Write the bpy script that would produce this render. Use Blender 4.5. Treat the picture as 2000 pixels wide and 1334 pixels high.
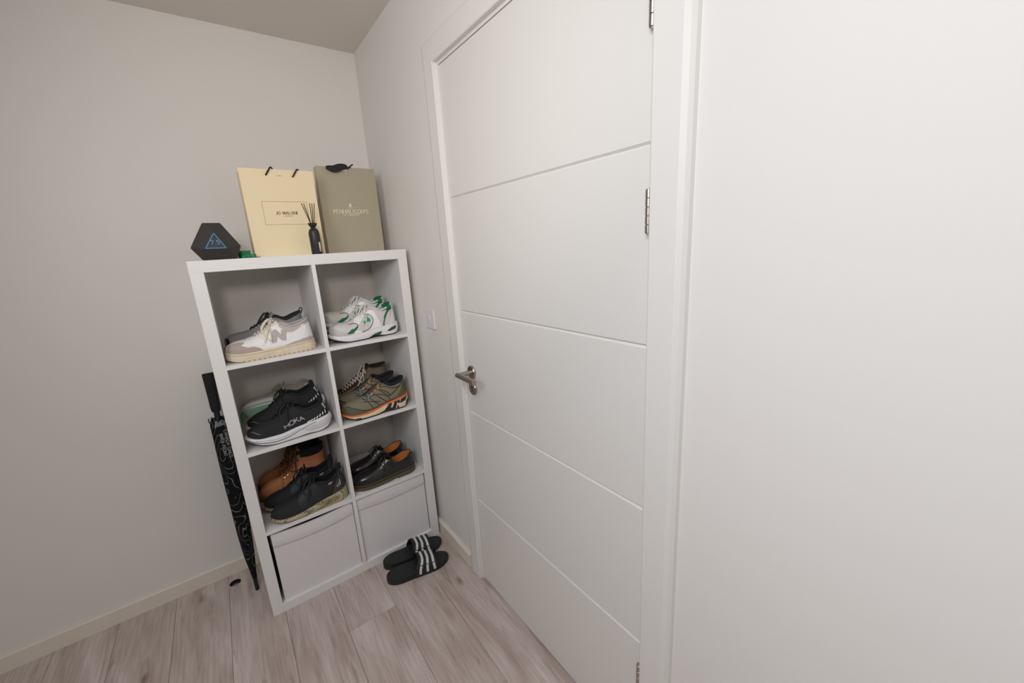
import bpy, bmesh, math, random
from mathutils import Vector, Matrix, geometry

for o in list(bpy.data.objects):
    bpy.data.objects.remove(o)
scene = bpy.context.scene
COL = scene.collection
PI = math.pi
R = random.Random(7)

# ------------------------------------------------------------------ camera
cam_data = bpy.data.cameras.new('camera')
cam = bpy.data.objects.new('camera', cam_data)
COL.objects.link(cam)
cam_data.sensor_fit = 'HORIZONTAL'
cam_data.sensor_width = 36.0
cam_data.lens = 774.81 / 2000 * 36.0
cam_data.clip_start = 0.02
_r = Vector((0.802274, -0.594055, -0.058784))
_u = Vector((0.186425, 0.15578, 0.97004))
_f = Vector((0.5671, 0.789197, -0.235725))
cam.matrix_world = Matrix(((_r.x, _u.x, -_f.x, -0.7185),
                           (_r.y, _u.y, -_f.y, -2.1422),
                           (_r.z, _u.z, -_f.z, 1.4543),
                           (0, 0, 0, 1)))
scene.camera = cam

# ------------------------------------------------------------------ light
world = bpy.data.worlds.new('world')
scene.world = world
world.use_nodes = True
world.node_tree.nodes['Background'].inputs[0].default_value = (1.0, 0.94, 0.88, 1)
world.node_tree.nodes['Background'].inputs[1].default_value = 0.02


def area_light(name, loc, target, size, power, color):
    d = bpy.data.lights.new(name, 'AREA')
    d.shape = 'RECTANGLE'
    d.size, d.size_y = size
    d.energy = power
    d.color = color
    o = bpy.data.objects.new(name, d)
    COL.objects.link(o)
    o.location = loc
    o.rotation_euler = (Vector(target) - Vector(loc)).to_track_quat('-Z', 'Y').to_euler()
    return o


# added soft main light, no known lamp behind it, left of the camera
area_light('added_side_light', (-1.6, -2.0, 2.0), (0.0, -1.98, 1.5), (0.9, 0.8), 15.6, (0.94, 1.0, 1.07))
# added overhead light, no fitting there, brightens right wall and lower parts
area_light('added_overhead_light', (-1.1, -2.2, 2.37), (-1.1, -2.199, 0.0), (0.5, 0.5), 11.6, (0.97, 1.0, 1.03))
# the photographer's flash, held above the camera; its beam is narrower than the lens
fl = bpy.data.lights.new('camera_flash', 'SPOT')
fl.energy = 38.0
fl.color = (1.0, 0.915, 0.83)
fl.spot_size = math.radians(72)
fl.spot_blend = 1.0
fl.shadow_soft_size = 0.12
flo = bpy.data.objects.new('camera_flash', fl)
COL.objects.link(flo)
flo.location = (-0.95, -2.40, 1.84)
flo.rotation_euler = (Vector((-0.08, 0.0, 1.86)) - Vector(flo.location)).to_track_quat('-Z', 'Y').to_euler()

vs = scene.view_settings
vs.view_transform = 'Standard'
vs.look = 'None'
vs.gamma = 1.0
vs.use_curve_mapping = False
vs.exposure = 0.0


# ------------------------------------------------------------------ materials
def srgb(c):
    def f(v):
        v /= 255.0
        return v / 12.92 if v <= 0.04045 else ((v + 0.055) / 1.055) ** 2.4
    return (f(c[0]), f(c[1]), f(c[2]), 1.0)


MATS = {}


def mat(name, rgb, rough=0.5, metal=0.0, bump=0.0, bscale=200.0, vary=0.0, vscale=20.0, coat=0.0, spec=0.5, sss=0):
    if name in MATS:
        return MATS[name]
    m = bpy.data.materials.new(name)
    m.use_nodes = True
    nt = m.node_tree
    b = nt.nodes['Principled BSDF']
    c = srgb(rgb)
    b.inputs['Base Color'].default_value = c
    b.inputs['Roughness'].default_value = rough
    b.inputs['Metallic'].default_value = metal
    b.inputs['Specular IOR Level'].default_value = spec
    if coat:
        b.inputs['Coat Weight'].default_value = coat
        b.inputs['Coat Roughness'].default_value = 0.15
    tc = nt.nodes.new('ShaderNodeTexCoord')
    if vary:
        n = nt.nodes.new('ShaderNodeTexNoise')
        n.inputs['Scale'].default_value = vscale
        n.inputs['Detail'].default_value = 4
        nt.links.new(tc.outputs['Object'], n.inputs['Vector'])
        rmp = nt.nodes.new('ShaderNodeValToRGB')
        rmp.color_ramp.elements[0].position = 0.3
        rmp.color_ramp.elements[1].position = 0.7
        rmp.color_ramp.elements[0].color = tuple(max(0, v * (1 - vary)) for v in c[:3]) + (1,)
        rmp.color_ramp.elements[1].color = tuple(min(1, v * (1 + vary)) for v in c[:3]) + (1,)
        nt.links.new(n.outputs['Fac'], rmp.inputs['Fac'])
        nt.links.new(rmp.outputs['Color'], b.inputs['Base Color'])
    if bump:
        n2 = nt.nodes.new('ShaderNodeTexNoise')
        n2.inputs['Scale'].default_value = bscale
        n2.inputs['Detail'].default_value = 3
        nt.links.new(tc.outputs['Object'], n2.inputs['Vector'])
        bp = nt.nodes.new('ShaderNodeBump')
        bp.inputs['Strength'].default_value = bump
        bp.inputs['Distance'].default_value = 0.002
        nt.links.new(n2.outputs['Fac'], bp.inputs['Height'])
        nt.links.new(bp.outputs['Normal'], b.inputs['Normal'])
    MATS[name] = m
    return m


def wood_floor_mat():
    m = bpy.data.materials.new('laminate_oak')
    m.use_nodes = True
    nt = m.node_tree
    N, Lk = nt.nodes.new, nt.links.new
    b = nt.nodes['Principled BSDF']
    tc = N('ShaderNodeTexCoord')
    oi = N('ShaderNodeObjectInfo')
    mul = N('ShaderNodeMath'); mul.operation = 'MULTIPLY'; mul.inputs[1].default_value = 37.0
    Lk(oi.outputs['Random'], mul.inputs[0])
    comb = N('ShaderNodeCombineXYZ')
    Lk(mul.outputs[0], comb.inputs['X']); Lk(mul.outputs[0], comb.inputs['Y'])
    add = N('ShaderNodeVectorMath'); add.operation = 'ADD'
    Lk(tc.outputs['Object'], add.inputs[0]); Lk(comb.outputs[0], add.inputs[1])

    def noise(scale, sc, detail, dist=0.0):
        mp = N('ShaderNodeMapping')
        mp.inputs['Scale'].default_value = sc
        Lk(add.outputs[0], mp.inputs['Vector'])
        n = N('ShaderNodeTexNoise')
        n.inputs['Scale'].default_value = scale
        n.inputs['Detail'].default_value = detail
        n.inputs['Distortion'].default_value = dist
        Lk(mp.outputs[0], n.inputs['Vector'])
        return n
    broad = noise(4.0, (2.2, 0.45, 1), 3, 0.8)
    fine = noise(30.0, (4.0, 0.22, 1), 5, 0.3)
    streak = noise(9.0, (3.0, 0.35, 1), 4, 1.6)
    r1 = N('ShaderNodeValToRGB')
    e = r1.color_ramp.elements
    e[0].position = 0.30; e[0].color = srgb((182, 164, 154))
    e[1].position = 0.72; e[1].color = srgb((218, 204, 198))
    Lk(broad.outputs['Fac'], r1.inputs['Fac'])
    r2 = N('ShaderNodeValToRGB')
    e = r2.color_ramp.elements
    e[0].position = 0.35; e[0].color = (0.80, 0.77, 0.75, 1)
    e[1].position = 0.62; e[1].color = (1.03, 1.03, 1.03, 1)
    Lk(fine.outputs['Fac'], r2.inputs['Fac'])
    mx = N('ShaderNodeMix'); mx.data_type = 'RGBA'; mx.blend_type = 'MULTIPLY'; mx.inputs[0].default_value = 0.75
    Lk(r1.outputs[0], mx.inputs[6]); Lk(r2.outputs[0], mx.inputs[7])
    r3 = N('ShaderNodeValToRGB')
    e = r3.color_ramp.elements
    e[0].position = 0.25; e[0].color = (0.66, 0.60, 0.56, 1)
    e[1].position = 0.42; e[1].color = (1, 1, 1, 1)
    Lk(streak.outputs['Fac'], r3.inputs['Fac'])
    mx2 = N('ShaderNodeMix'); mx2.data_type = 'RGBA'; mx2.blend_type = 'MULTIPLY'; mx2.inputs[0].default_value = 0.8
    Lk(mx.outputs[2], mx2.inputs[6]); Lk(r3.outputs[0], mx2.inputs[7])
    # sparse knots
    mp = N('ShaderNodeMapping'); mp.inputs['Scale'].default_value = (5.5, 2.2, 1)
    Lk(add.outputs[0], mp.inputs['Vector'])
    vo = N('ShaderNodeTexVoronoi'); vo.inputs['Scale'].default_value = 1.0
    Lk(mp.outputs[0], vo.inputs['Vector'])
    r4 = N('ShaderNodeValToRGB')
    e = r4.color_ramp.elements
    e[0].position = 0.02; e[0].color = (0.42, 0.36, 0.33, 1)
    e[1].position = 0.085; e[1].color = (1, 1, 1, 1)
    Lk(vo.outputs['Distance'], r4.inputs['Fac'])
    mx3 = N('ShaderNodeMix'); mx3.data_type = 'RGBA'; mx3.blend_type = 'MULTIPLY'; mx3.inputs[0].default_value = 0.9
    Lk(mx2.outputs[2], mx3.inputs[6]); Lk(r4.outputs[0], mx3.inputs[7])
    Lk(mx3.outputs[2], b.inputs['Base Color'])
    b.inputs['Roughness'].default_value = 0.42
    b.inputs['Specular IOR Level'].default_value = 0.35
    bp = N('ShaderNodeBump'); bp.inputs['Strength'].default_value = 0.12; bp.inputs['Distance'].default_value = 0.001
    Lk(fine.outputs['Fac'], bp.inputs['Height']); Lk(bp.outputs['Normal'], b.inputs['Normal'])
    return m


def contour_mat():
    """black umbrella cloth printed with thin pale contour lines"""
    m = bpy.data.materials.new('contour_cloth')
    m.use_nodes = True
    nt = m.node_tree
    N, Lk = nt.nodes.new, nt.links.new
    b = nt.nodes['Principled BSDF']
    tc = N('ShaderNodeTexCoord')
    mp = N('ShaderNodeMapping'); mp.inputs['Scale'].default_value = (1.0, 1.0, 0.55)
    Lk(tc.outputs['Object'], mp.inputs['Vector'])
    n = N('ShaderNodeTexNoise'); n.inputs['Scale'].default_value = 13.0; n.inputs['Detail'].default_value = 0.6
    n.inputs['Distortion'].default_value = 0.5
    Lk(mp.outputs[0], n.inputs['Vector'])
    k = N('ShaderNodeMath'); k.operation = 'MULTIPLY'; k.inputs[1].default_value = 13.0
    Lk(n.outputs['Fac'], k.inputs[0])
    fr = N('ShaderNodeMath'); fr.operation = 'FRACT'; Lk(k.outputs[0], fr.inputs[0])
    d = N('ShaderNodeMath'); d.operation = 'SUBTRACT'; d.inputs[1].default_value = 0.5; Lk(fr.outputs[0], d.inputs[0])
    ab = N('ShaderNodeMath'); ab.operation = 'ABSOLUTE'; Lk(d.outputs[0], ab.inputs[0])
    lt = N('ShaderNodeMath'); lt.operation = 'LESS_THAN'; lt.inputs[1].default_value = 0.045; Lk(ab.outputs[0], lt.inputs[0])
    mx = N('ShaderNodeMix'); mx.data_type = 'RGBA'
    mx.inputs[6].default_value = srgb((14, 16, 20)); mx.inputs[7].default_value = srgb((120, 124, 124))
    Lk(lt.outputs[0], mx.inputs[0]); Lk(mx.outputs[2], b.inputs['Base Color'])
    b.inputs['Roughness'].default_value = 0.75
    b.inputs['Specular IOR Level'].default_value = 0.2
    return m


def lattice_mat():
    """printed lattice midsole: cream cells with dark holes"""
    m = bpy.data.materials.new('lattice_midsole')
    m.use_nodes = True
    nt = m.node_tree
    N, Lk = nt.nodes.new, nt.links.new
    b = nt.nodes['Principled BSDF']
    tc = N('ShaderNodeTexCoord')
    mp = N('ShaderNodeMapping'); mp.inputs['Scale'].default_value = (1, 0.9, 1.15)
    mp.inputs['Rotation'].default_value = (0, 0.75, 0)
    Lk(tc.outputs['Object'], mp.inputs['Vector'])
    vo = N('ShaderNodeTexVoronoi'); vo.inputs['Scale'].default_value = 165.0
    vo.inputs['Randomness'].default_value = 0.25
    Lk(mp.outputs[0], vo.inputs['Vector'])
    r = N('ShaderNodeValToRGB')
    e = r.color_ramp.elements
    e[0].position = 0.30; e[0].color = srgb((220, 208, 176))
    e[1].position = 0.60; e[1].color = srgb((112, 98, 66))
    Lk(vo.outputs['Distance'], r.inputs['Fac']); Lk(r.outputs[0], b.inputs['Base Color'])
    bp = N('ShaderNodeBump'); bp.inputs['Strength'].default_value = 0.8; bp.inputs['Distance'].default_value = 0.003
    Lk(vo.outputs['Distance'], bp.inputs['Height']); Lk(bp.outputs['Normal'], b.inputs['Normal'])
    b.inputs['Roughness'].default_value = 0.5
    return m


WALL = mat('wall_paint', (231, 226, 221), 0.75, bump=0.03, bscale=350)
CEIL = mat('ceiling_paint', (226, 220, 212), 0.85)
TRIM = mat('trim_gloss', (231, 227, 222), 0.42)
DOOR = mat('door_paint', (228, 224, 219), 0.45, bump=0.02, bscale=300)
WHITE = mat('white_foil', (232, 229, 227), 0.45)
BOXM = mat('box_fabric', (226, 221, 222), 0.85, bump=0.08, bscale=900)
STEEL = mat('brushed_steel', (176, 168, 158), 0.3, metal=1.0)
SWITCH = mat('switch_plastic', (226, 220, 224), 0.3)
BLACK = mat('black_matte', (22, 22, 23), 0.6)
SKIRT = mat('skirting_paint', (229, 220, 207), 0.45)
DARK = mat('dark_gap', (14, 12, 11), 0.9)
FLOOR = wood_floor_mat()


# ------------------------------------------------------------------ mesh helpers
def crom(P, n=6, closed=False):
    """Catmull-Rom through points"""
    P = [Vector(p) for p in P]
    if len(P) < 3:
        return [P[0].lerp(P[-1], i / n) for i in range(n + 1)]
    out = []
    m = len(P)
    rng = m if closed else m - 1
    for i in range(rng):
        if closed:
            a, b, c, d = P[i - 1], P[i], P[(i + 1) % m], P[(i + 2) % m]
        else:
            a, b, c, d = P[max(i - 1, 0)], P[i], P[i + 1], P[min(i + 2, m - 1)]
        for k in range(n):
            t = k / n
            out.append(0.5 * ((2 * b) + (c - a) * t + (2 * a - 5 * b + 4 * c - d) * t * t + (3 * b - a - 3 * c + d) * t ** 3))
    if not closed:
        out.append(P[-1])
    return out


class MB:
    def __init__(self):
        self.v = []
        self.f = []

    def add(self, vs_, fs_):
        k = len(self.v)
        self.v += [tuple(p) for p in vs_]
        self.f += [tuple(i + k for i in f) for f in fs_]
        return self

    def box(self, a, b, bev=0.0):
        x0, y0, z0 = (min(a[i], b[i]) for i in range(3))
        x1, y1, z1 = (max(a[i], b[i]) for i in range(3))
        if bev <= 0:
            vs_ = [(x0, y0, z0), (x1, y0, z0), (x1, y1, z0), (x0, y1, z0), (x0, y0, z1), (x1, y0, z1), (x1, y1, z1), (x0, y1, z1)]
            return self.add(vs_, [(0, 3, 2, 1), (4, 5, 6, 7), (0, 1, 5, 4), (1, 2, 6, 5), (2, 3, 7, 6), (3, 0, 4, 7)])
        bm = bmesh.new()
        bmesh.ops.create_cube(bm, size=1.0)
        for v in bm.verts:
            v.co = Vector(((x0 + x1) / 2 + v.co.x * (x1 - x0), (y0 + y1) / 2 + v.co.y * (y1 - y0), (z0 + z1) / 2 + v.co.z * (z1 - z0)))
        bmesh.ops.bevel(bm, geom=bm.edges[:], offset=bev, segments=1, affect='EDGES')
        return self.addbm(bm)

    def addbm(self, bm):
        bm.verts.index_update()
        self.add([v.co[:] for v in bm.verts], [[v.index for v in f.verts] for f in bm.faces])
        bm.free()
        return self

    def grid(self, rows, closed=False):
        """rows: list of equal-length point lists"""
        n = len(rows[0])
        vs_ = [p for r in rows for p in r]
        fs_ = []
        for i in range(len(rows) - 1):
            for j in range(n if closed else n - 1):
                a, b = i * n + j, i * n + (j + 1) % n
                fs_.append((a, b, b + n, a + n))
        return self.add(vs_, fs_)

    def prism(self, poly, n, both=True):
        """closed polygon of 3-D points pushed along vector n"""
        k = len(poly)
        n = Vector(n)
        vs_ = [Vector(p) for p in poly] + [Vector(p) + n for p in poly]
        fs_ = [tuple(range(k))[::-1], tuple(range(k, 2 * k))]
        fs_ += [(i, (i + 1) % k, (i + 1) % k + k, i + k) for i in range(k)]
        return self.add(vs_, fs_)

    def tube(self, pts, r, seg=8, flat=1.0, closed=False, caps=True, taper=None):
        pts = [Vector(p) for p in pts]
        m = len(pts)
        rows = []
        up = None
        for i, p in enumerate(pts):
            if closed:
                t = pts[(i + 1) % m] - pts[i - 1]
            else:
                t = pts[min(i + 1, m - 1)] - pts[max(i - 1, 0)]
            if t.length < 1e-9:
                t = Vector((1, 0, 0))
            t.normalize()
            if up is None:
                up = Vector((0, 0, 1)) if abs(t.z) < 0.9 else Vector((0, 1, 0))
            side = t.cross(up)
            if side.length < 1e-6:
                side = t.orthogonal()
            side.normalize()
            up = side.cross(t).normalized()
            rr = r(i / max(1, m - 1)) if callable(r) else r
            rows.append([p + side * (math.cos(a) * rr) + up * (math.sin(a) * rr * flat) for a in [2 * PI * k / seg for k in range(seg)]])
        if closed:
            rows.append(rows[0])
        k0 = len(self.v)
        self.grid(rows, closed=True)
        if caps and not closed:
            self.f.append(tuple(k0 + i for i in range(seg))[::-1])
            e = k0 + (m - 1) * seg
            self.f.append(tuple(e + i for i in range(seg)))
        return self

    def lathe(self, prof, seg=24, axis='z', center=(0, 0, 0)):
        """prof: (radius, height) pairs"""
        c = Vector(center)
        rows = []
        for r, h in prof:
            row = []
            for k in range(seg):
                a = 2 * PI * k / seg
                x, y = math.cos(a) * r, math.sin(a) * r
                p = {'z': (x, y, h), 'x': (h, x, y), 'y': (y, h, x)}[axis]
                row.append(c + Vector(p))
            rows.append(row)
        k0 = len(self.v)
        self.grid(rows, closed=True)
        self.f.append(tuple(k0 + i for i in range(seg))[::-1])
        e = k0 + (len(rows) - 1) * seg
        self.f.append(tuple(e + i for i in range(seg)))
        return self

    def ribbon(self, P, N_, width, thick=0.0006):
        """flat strip along P lying on a surface with normals N_"""
        P = [Vector(p) for p in P]
        m = len(P)
        rows = []
        for i in range(m):
            t = (P[min(i + 1, m - 1)] - P[max(i - 1, 0)])
            if t.length < 1e-9:
                t = Vector((1, 0, 0))
            t.normalize()
            n = Vector(N_[i]).normalized()
            s = t.cross(n).normalized()
            w = (width(i / max(1, m - 1)) if callable(width) else width) / 2
            rows.append([P[i] - s * w, P[i] - s * w + n * thick, P[i] + s * w + n * thick, P[i] + s * w])
        k0 = len(self.v)
        self.grid(rows, closed=True)
        self.f.append((k0, k0 + 1, k0 + 2, k0 + 3))
        e = k0 + (m - 1) * 4
        self.f.append((e + 3, e + 2, e + 1, e))
        return self

    def build(self, name, material, parent=None, smooth=False, angle=40):
        me = bpy.data.meshes.new(name)
        me.from_pydata(self.v, [], self.f)
        bm = bmesh.new()
        bm.from_mesh(me)
        bmesh.ops.remove_doubles(bm, verts=bm.verts, dist=1e-6)
        bmesh.ops.dissolve_degenerate(bm, edges=bm.edges, dist=1e-7)
        bmesh.ops.recalc_face_normals(bm, faces=bm.faces)
        bm.to_mesh(me)
        bm.free()
        if smooth:
            me.set_sharp_from_angle(angle=math.radians(angle))
        else:
            me.shade_flat()
        me.materials.append(material)
        o = bpy.data.objects.new(name, me)
        COL.objects.link(o)
        if parent:
            o.parent = parent
        return o


def empty(name, loc=(0, 0, 0), rz=0.0):
    o = bpy.data.objects.new(name, None)
    o.empty_display_size = 0.05
    COL.objects.link(o)
    o.location = loc
    o.rotation_euler = (0, 0, rz)
    return o


def tag(o, label=None, cat=None, group=None, kind=None):
    if label:
        o['label'] = label
    if cat:
        o['category'] = cat
    if group:
        o['group'] = group
    if kind:
        o['kind'] = kind
    return o


def struct(o, label, cat):
    return tag(o, label, cat, kind='structure')


# stroke alphabet: polylines in a box one unit high; (width, strokes)
def _arc(cx, cy, rx, ry, a0, a1, n=10):
    return [(cx + rx * math.cos(math.radians(a0 + (a1 - a0) * i / n)), cy + ry * math.sin(math.radians(a0 + (a1 - a0) * i / n))) for i in range(n + 1)]


FONT = {
    'A': (.78, [[(0, 0), (.39, 1)], [(.39, 1), (.78, 0)], [(.15, .36), (.63, .36)]]),
    'C': (.72, [_arc(.42, .5, .42, .5, 50, 310)]),
    'D': (.72, [[(0, 0), (0, 1)], [(0, 1)] + _arc(.28, .5, .44, .5, 90, -90) + [(0, 0)]]),
    'E': (.55, [[(0, 0), (0, 1)], [(0, 1), (.55, 1)], [(0, .52), (.45, .52)], [(0, 0), (.55, 0)]]),
    'F': (.52, [[(0, 0), (0, 1)], [(0, 1), (.52, 1)], [(0, .52), (.45, .52)]]),
    'G': (.76, [_arc(.42, .5, .42, .5, 50, 350), [(.45, .45), (.82, .45)]]),
    'H': (.7, [[(0, 0), (0, 1)], [(.7, 0), (.7, 1)], [(0, .52), (.7, .52)]]),
    'I': (.06, [[(.03, 0), (.03, 1)]]),
    'J': (.4, [[(.4, 1), (.4, .25)] + _arc(.2, .25, .2, .25, 0, -150, 6)]),
    'K': (.66, [[(0, 0), (0, 1)], [(.62, 1), (.02, .42)], [(.2, .58), (.66, 0)]]),
    'L': (.5, [[(0, 1), (0, 0)], [(0, 0), (.5, 0)]]),
    'M': (.9, [[(0, 0), (.06, 1)], [(.06, 1), (.45, .1)], [(.45, .1), (.84, 1)], [(.84, 1), (.9, 0)]]),
    'N': (.74, [[(0, 0), (0, 1)], [(0, 1), (.74, 0)], [(.74, 0), (.74, 1)]]),
    'O': (.84, [_arc(.42, .5, .42, .5, 0, 360, 18)]),
    'P': (.55, [[(0, 0), (0, 1)], [(0, 1), (.3, 1)] + _arc(.3, .74, .25, .26, 90, -90, 8) + [(0, .48)]]),
    'R': (.62, [[(0, 0), (0, 1)], [(0, 1), (.3, 1)] + _arc(.3, .74, .25, .26, 90, -90, 8) + [(0, .48)], [(.3, .48), (.62, 0)]]),
    'S': (.55, [_arc(.28, .75, .25, .25, 30, 250, 8) + _arc(.28, .26, .27, .26, 90, -150, 9)]),
    'T': (.66, [[(.33, 0), (.33, 1)], [(0, 1), (.66, 1)]]),
    'U': (.66, [[(0, 1), (0, .3)] + _arc(.33, .3, .33, .3, 180, 360, 8) + [(.66, 1)]]),
    'V': (.74, [[(0, 1), (.37, 0)], [(.37, 0), (.74, 1)]]),
    "'": (.08, [[(.06, 1), (.02, .72)]]),
    '.': (.1, [[(.02, .03), (.1, .03)]]),
    '0': (.6, [_arc(.3, .5, .3, .5, 0, 360, 14)]),
    '1': (.25, [[(0, .8), (.2, 1), (.2, 0)]]),
    '5': (.58, [[(.54, 1), (.1, 1), (.06, .56)] + _arc(.28, .32, .3, .32, 120, -140, 9)]),
    '7': (.56, [[(0, 1), (.56, 1), (.18, 0)]]),
    '8': (.56, [_arc(.28, .75, .22, .25, 0, 360, 12), _arc(.28, .26, .28, .26, 0, 360, 12)]),
    ' ': (.34, []),
}


def lettering(mb, text, height, stroke, fn, gap=0.22, serif=False, sub=3, squash=1.0, thick=0.00025, contrast=1.0):
    """fn(x, y) -> (point, normal); the text is centred on x = 0, baseline y = 0"""
    tot = sum(FONT[c][0] for c in text) * squash + gap * (len(text) - 1)
    x = -tot / 2
    layer = 0     # strokes that cross must not share a plane
    for c in text:
        w, strokes = FONT[c]
        for st in strokes:
            pts = []
            for a, b in zip(st[:-1], st[1:]):
                for k in range(sub):
                    pts.append((a[0] + (b[0] - a[0]) * k / sub, a[1] + (b[1] - a[1]) * k / sub))
            pts.append(st[-1])
            PN = [fn((x + px * squash) * height, py * height) for px, py in pts]
            straight = len(st) == 2
            vertical = straight and abs(st[0][0] - st[1][0]) < 0.45 * abs(st[0][1] - st[1][1])
            sw = stroke * (1.0 if vertical or not straight else contrast)
            layer += 1
            mb.ribbon([p for p, n in PN], [n for p, n in PN], sw, thick * (1 + 0.16 * (layer % 11)))
            if serif and vertical:
                for ex, ey in (st[0], st[-1]):
                    PN = [fn((x + ex * squash + d) * height, ey * height) for d in (-.13, 0, .13)]
                    layer += 1
                    mb.ribbon([p for p, n in PN], [n for p, n in PN], stroke * 0.55, thick * (1 + 0.16 * (layer % 11)))
        x += w * squash + gap
    return mb


# ================================================================== THE ROOM
H = 2.377
XL, YF = -3.4, -5.0     # far side of the hall, behind the camera
SW = 0.1                 # wall thickness
DY0, DY1 = -0.820, -1.641     # door leaf edges (latch side, hinge side)
DZ0, DZ1 = 0.006, 2.046
LIN = 0.0016

w = MB().box((XL - SW, 0, -0.02), (SW, SW, H + SW)).build('wall_back', WALL)
struct(w, 'plain off-white wall behind the shoe shelf', 'wall')
mb = MB()
mb.box((0, 0, -0.02), (SW, DY0 + 0.03, H))
mb.box((0, DY0 + 0.03, DZ1 + 0.03), (SW, DY1 - 0.03, H))
mb.box((0, DY1 - 0.03, -0.02), (SW, YF, H))
w = mb.build('wall_right', WALL)
struct(w, 'white wall on the right that holds the door', 'wall')
w = MB().box((XL - SW, YF - SW, -0.02), (XL, 0, H)).build('wall_left', WALL)
struct(w, 'off-white side wall across the hall', 'wall')
w = MB().box((XL - SW, YF - SW, -0.02), (SW, YF, H)).build('wall_front', WALL)
struct(w, 'off-white wall behind the viewer', 'wall')
w = MB().box((XL - SW, YF - SW, H), (SW, SW, H + SW)).build('ceiling', CEIL)
struct(w, 'plain warm white ceiling', 'ceiling')

# ---- floor: a base with each laminate plank laid on it
floor = MB().box((XL - SW, YF - SW, -0.06), (SW, SW, -0.0135)).build('floor', DARK)
struct(floor, 'grey-beige oak laminate plank floor', 'floor')
P0, PW = -0.1756, 0.1908
HOLE = (-0.9145, -0.086, 0.0225)


def plank_mesh(x0, x1, y0, y1, hole=None):
    g, b, t = 0.0004, 0.0011, 0.013
    if not hole:
        m = MB()
        xa, xb, ya, yb = x0 + g, x1 - g, y0 + g, y1 - g
        rows = [[(xa, ya, -t), (xb, ya, -t), (xb, yb, -t), (xa, yb, -t)],
                [(xa, ya, -b), (xb, ya, -b), (xb, yb, -b), (xa, yb, -b)],
                [(xa + b, ya + b, 0), (xb - b, ya + b, 0), (xb - b, yb - b, 0), (xa + b, yb - b, 0)]]
        m.grid(rows, closed=True)
        m.f.append((8, 9, 10, 11))
        return m
    m = MB()
    xa, xb, ya, yb = x0 + g + b, x1 - g - b, y0 + g + b, y1 - g - b
    hx, hy, hr = hole
    n = 24
    ring = [(hx + hr * math.cos(2 * PI * k / n), hy + hr * math.sin(2 * PI * k / n)) for k in range(n)]
    # square round the hole
    q = min(hr * 1.02, hx - xa)
    sx0, sx1, sy0, sy1 = hx - q - 0.0004, hx + hr + 0.01, hy - hr - 0.01, hy + hr + 0.01
    outer = []
    for k in range(n):
        a = 2 * PI * k / n
        dx, dy = math.cos(a), math.sin(a)
        tx = ((sx1 - hx) / dx if dx > 0 else (sx0 - hx) / dx) if abs(dx) > 1e-6 else 9
        ty = ((sy1 - hy) / dy if dy > 0 else (sy0 - hy) / dy) if abs(dy) > 1e-6 else 9
        tt = min(tx, ty)
        outer.append((hx + dx * tt, hy + dy * tt))
    m.grid([[(x, y, 0) for x, y in outer], [(x, y, 0) for x, y in ring], [(x, y, -t) for x, y in ring]], closed=True)
    for (a, b2, c, d) in ((x0 + g, x1 - g, y0 + g, sy0), (x0 + g, x1 - g, sy1, y1 - g), (x0 + g, sx0, sy0, sy1), (sx1, x1 - g, sy0, sy1)):
        if b2 > a:
            m.add([(a, c, 0), (b2, c, 0), (b2, d, 0), (a, d, 0)], [(0, 1, 2, 3)])
    # corner fillers of the square
    for cx, cy in ((sx0, sy0), (sx1, sy0), (sx1, sy1), (sx0, sy1)):
        near = sorted(outer, key=lambda p: (p[0] - cx) ** 2 + (p[1] - cy) ** 2)[:2]
        m.add([(cx, cy, 0), (near[0][0], near[0][1], 0), (near[1][0], near[1][1], 0)], [(0, 1, 2)])
    return m


joints = {0: [-1.95, -3.25], 1: [-1.232, -2.55], 2: [-0.693, -2.0, -3.3], 3: [-1.55, -2.9], 4: [-1.1, -2.45], 5: [-1.75, -3.1],
          6: [-1.42, -2.75], 7: [-0.95, -2.3], 8: [-1.6, -2.95], 9: [-1.2, -2.5], 10: [-0.8, -2.15], 11: [-1.5, -2.85], 12: [-1.0, -2.4], 13: [-1.3]}
for k in range(18):
    x1 = P0 - PW * (k - 1)
    x0 = x1 - PW
    x1c, x0c = min(x1, SW * 0.5), max(x0, XL)
    if x0c >= x1c:
        continue
    ys = [0.0] + joints.get(k, [-1.0 - (k * 0.37) % 1.2]) + [YF]
    for a, b in zip(ys[:-1], ys[1:]):
        hole = HOLE if (x0c < HOLE[0] < x1c and b < HOLE[1] < a) else None
        plank_mesh(x0c, x1c, b, a, hole).build('plank', FLOOR, floor)
# the round pipe hole in the floor by the skirting
m = MB()
hx, hy, hr = HOLE
m.grid([[(hx + r_ * math.cos(2 * PI * k / 24), hy + r_ * math.sin(2 * PI * k / 24), z_) for k in range(24)] for r_, z_ in ((hr - 0.0001, -0.0008), (hr - 0.0008, -0.001), (hr - 0.0015, -0.0125), (0.001, -0.0128))], closed=True)
hole_o = m.build('pipe_hole', mat('hole_dark', (26, 22, 20), 0.8), floor, smooth=True)
hole_o['label'] = 'dark round pipe hole cut in a plank'
m = MB()
m.tube([(hx - 0.012, hy - 0.008, -0.010), (hx, hy - 0.004, -0.0085), (hx + 0.012, hy - 0.006, -0.010)], 0.008, 8, 0.45)
m.build('pipe_stub', mat('pipe_grey', (120, 114, 110), 0.6), floor, smooth=True)

# ---- skirting boards
SK_H, SK_T = 0.067, 0.017


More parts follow.
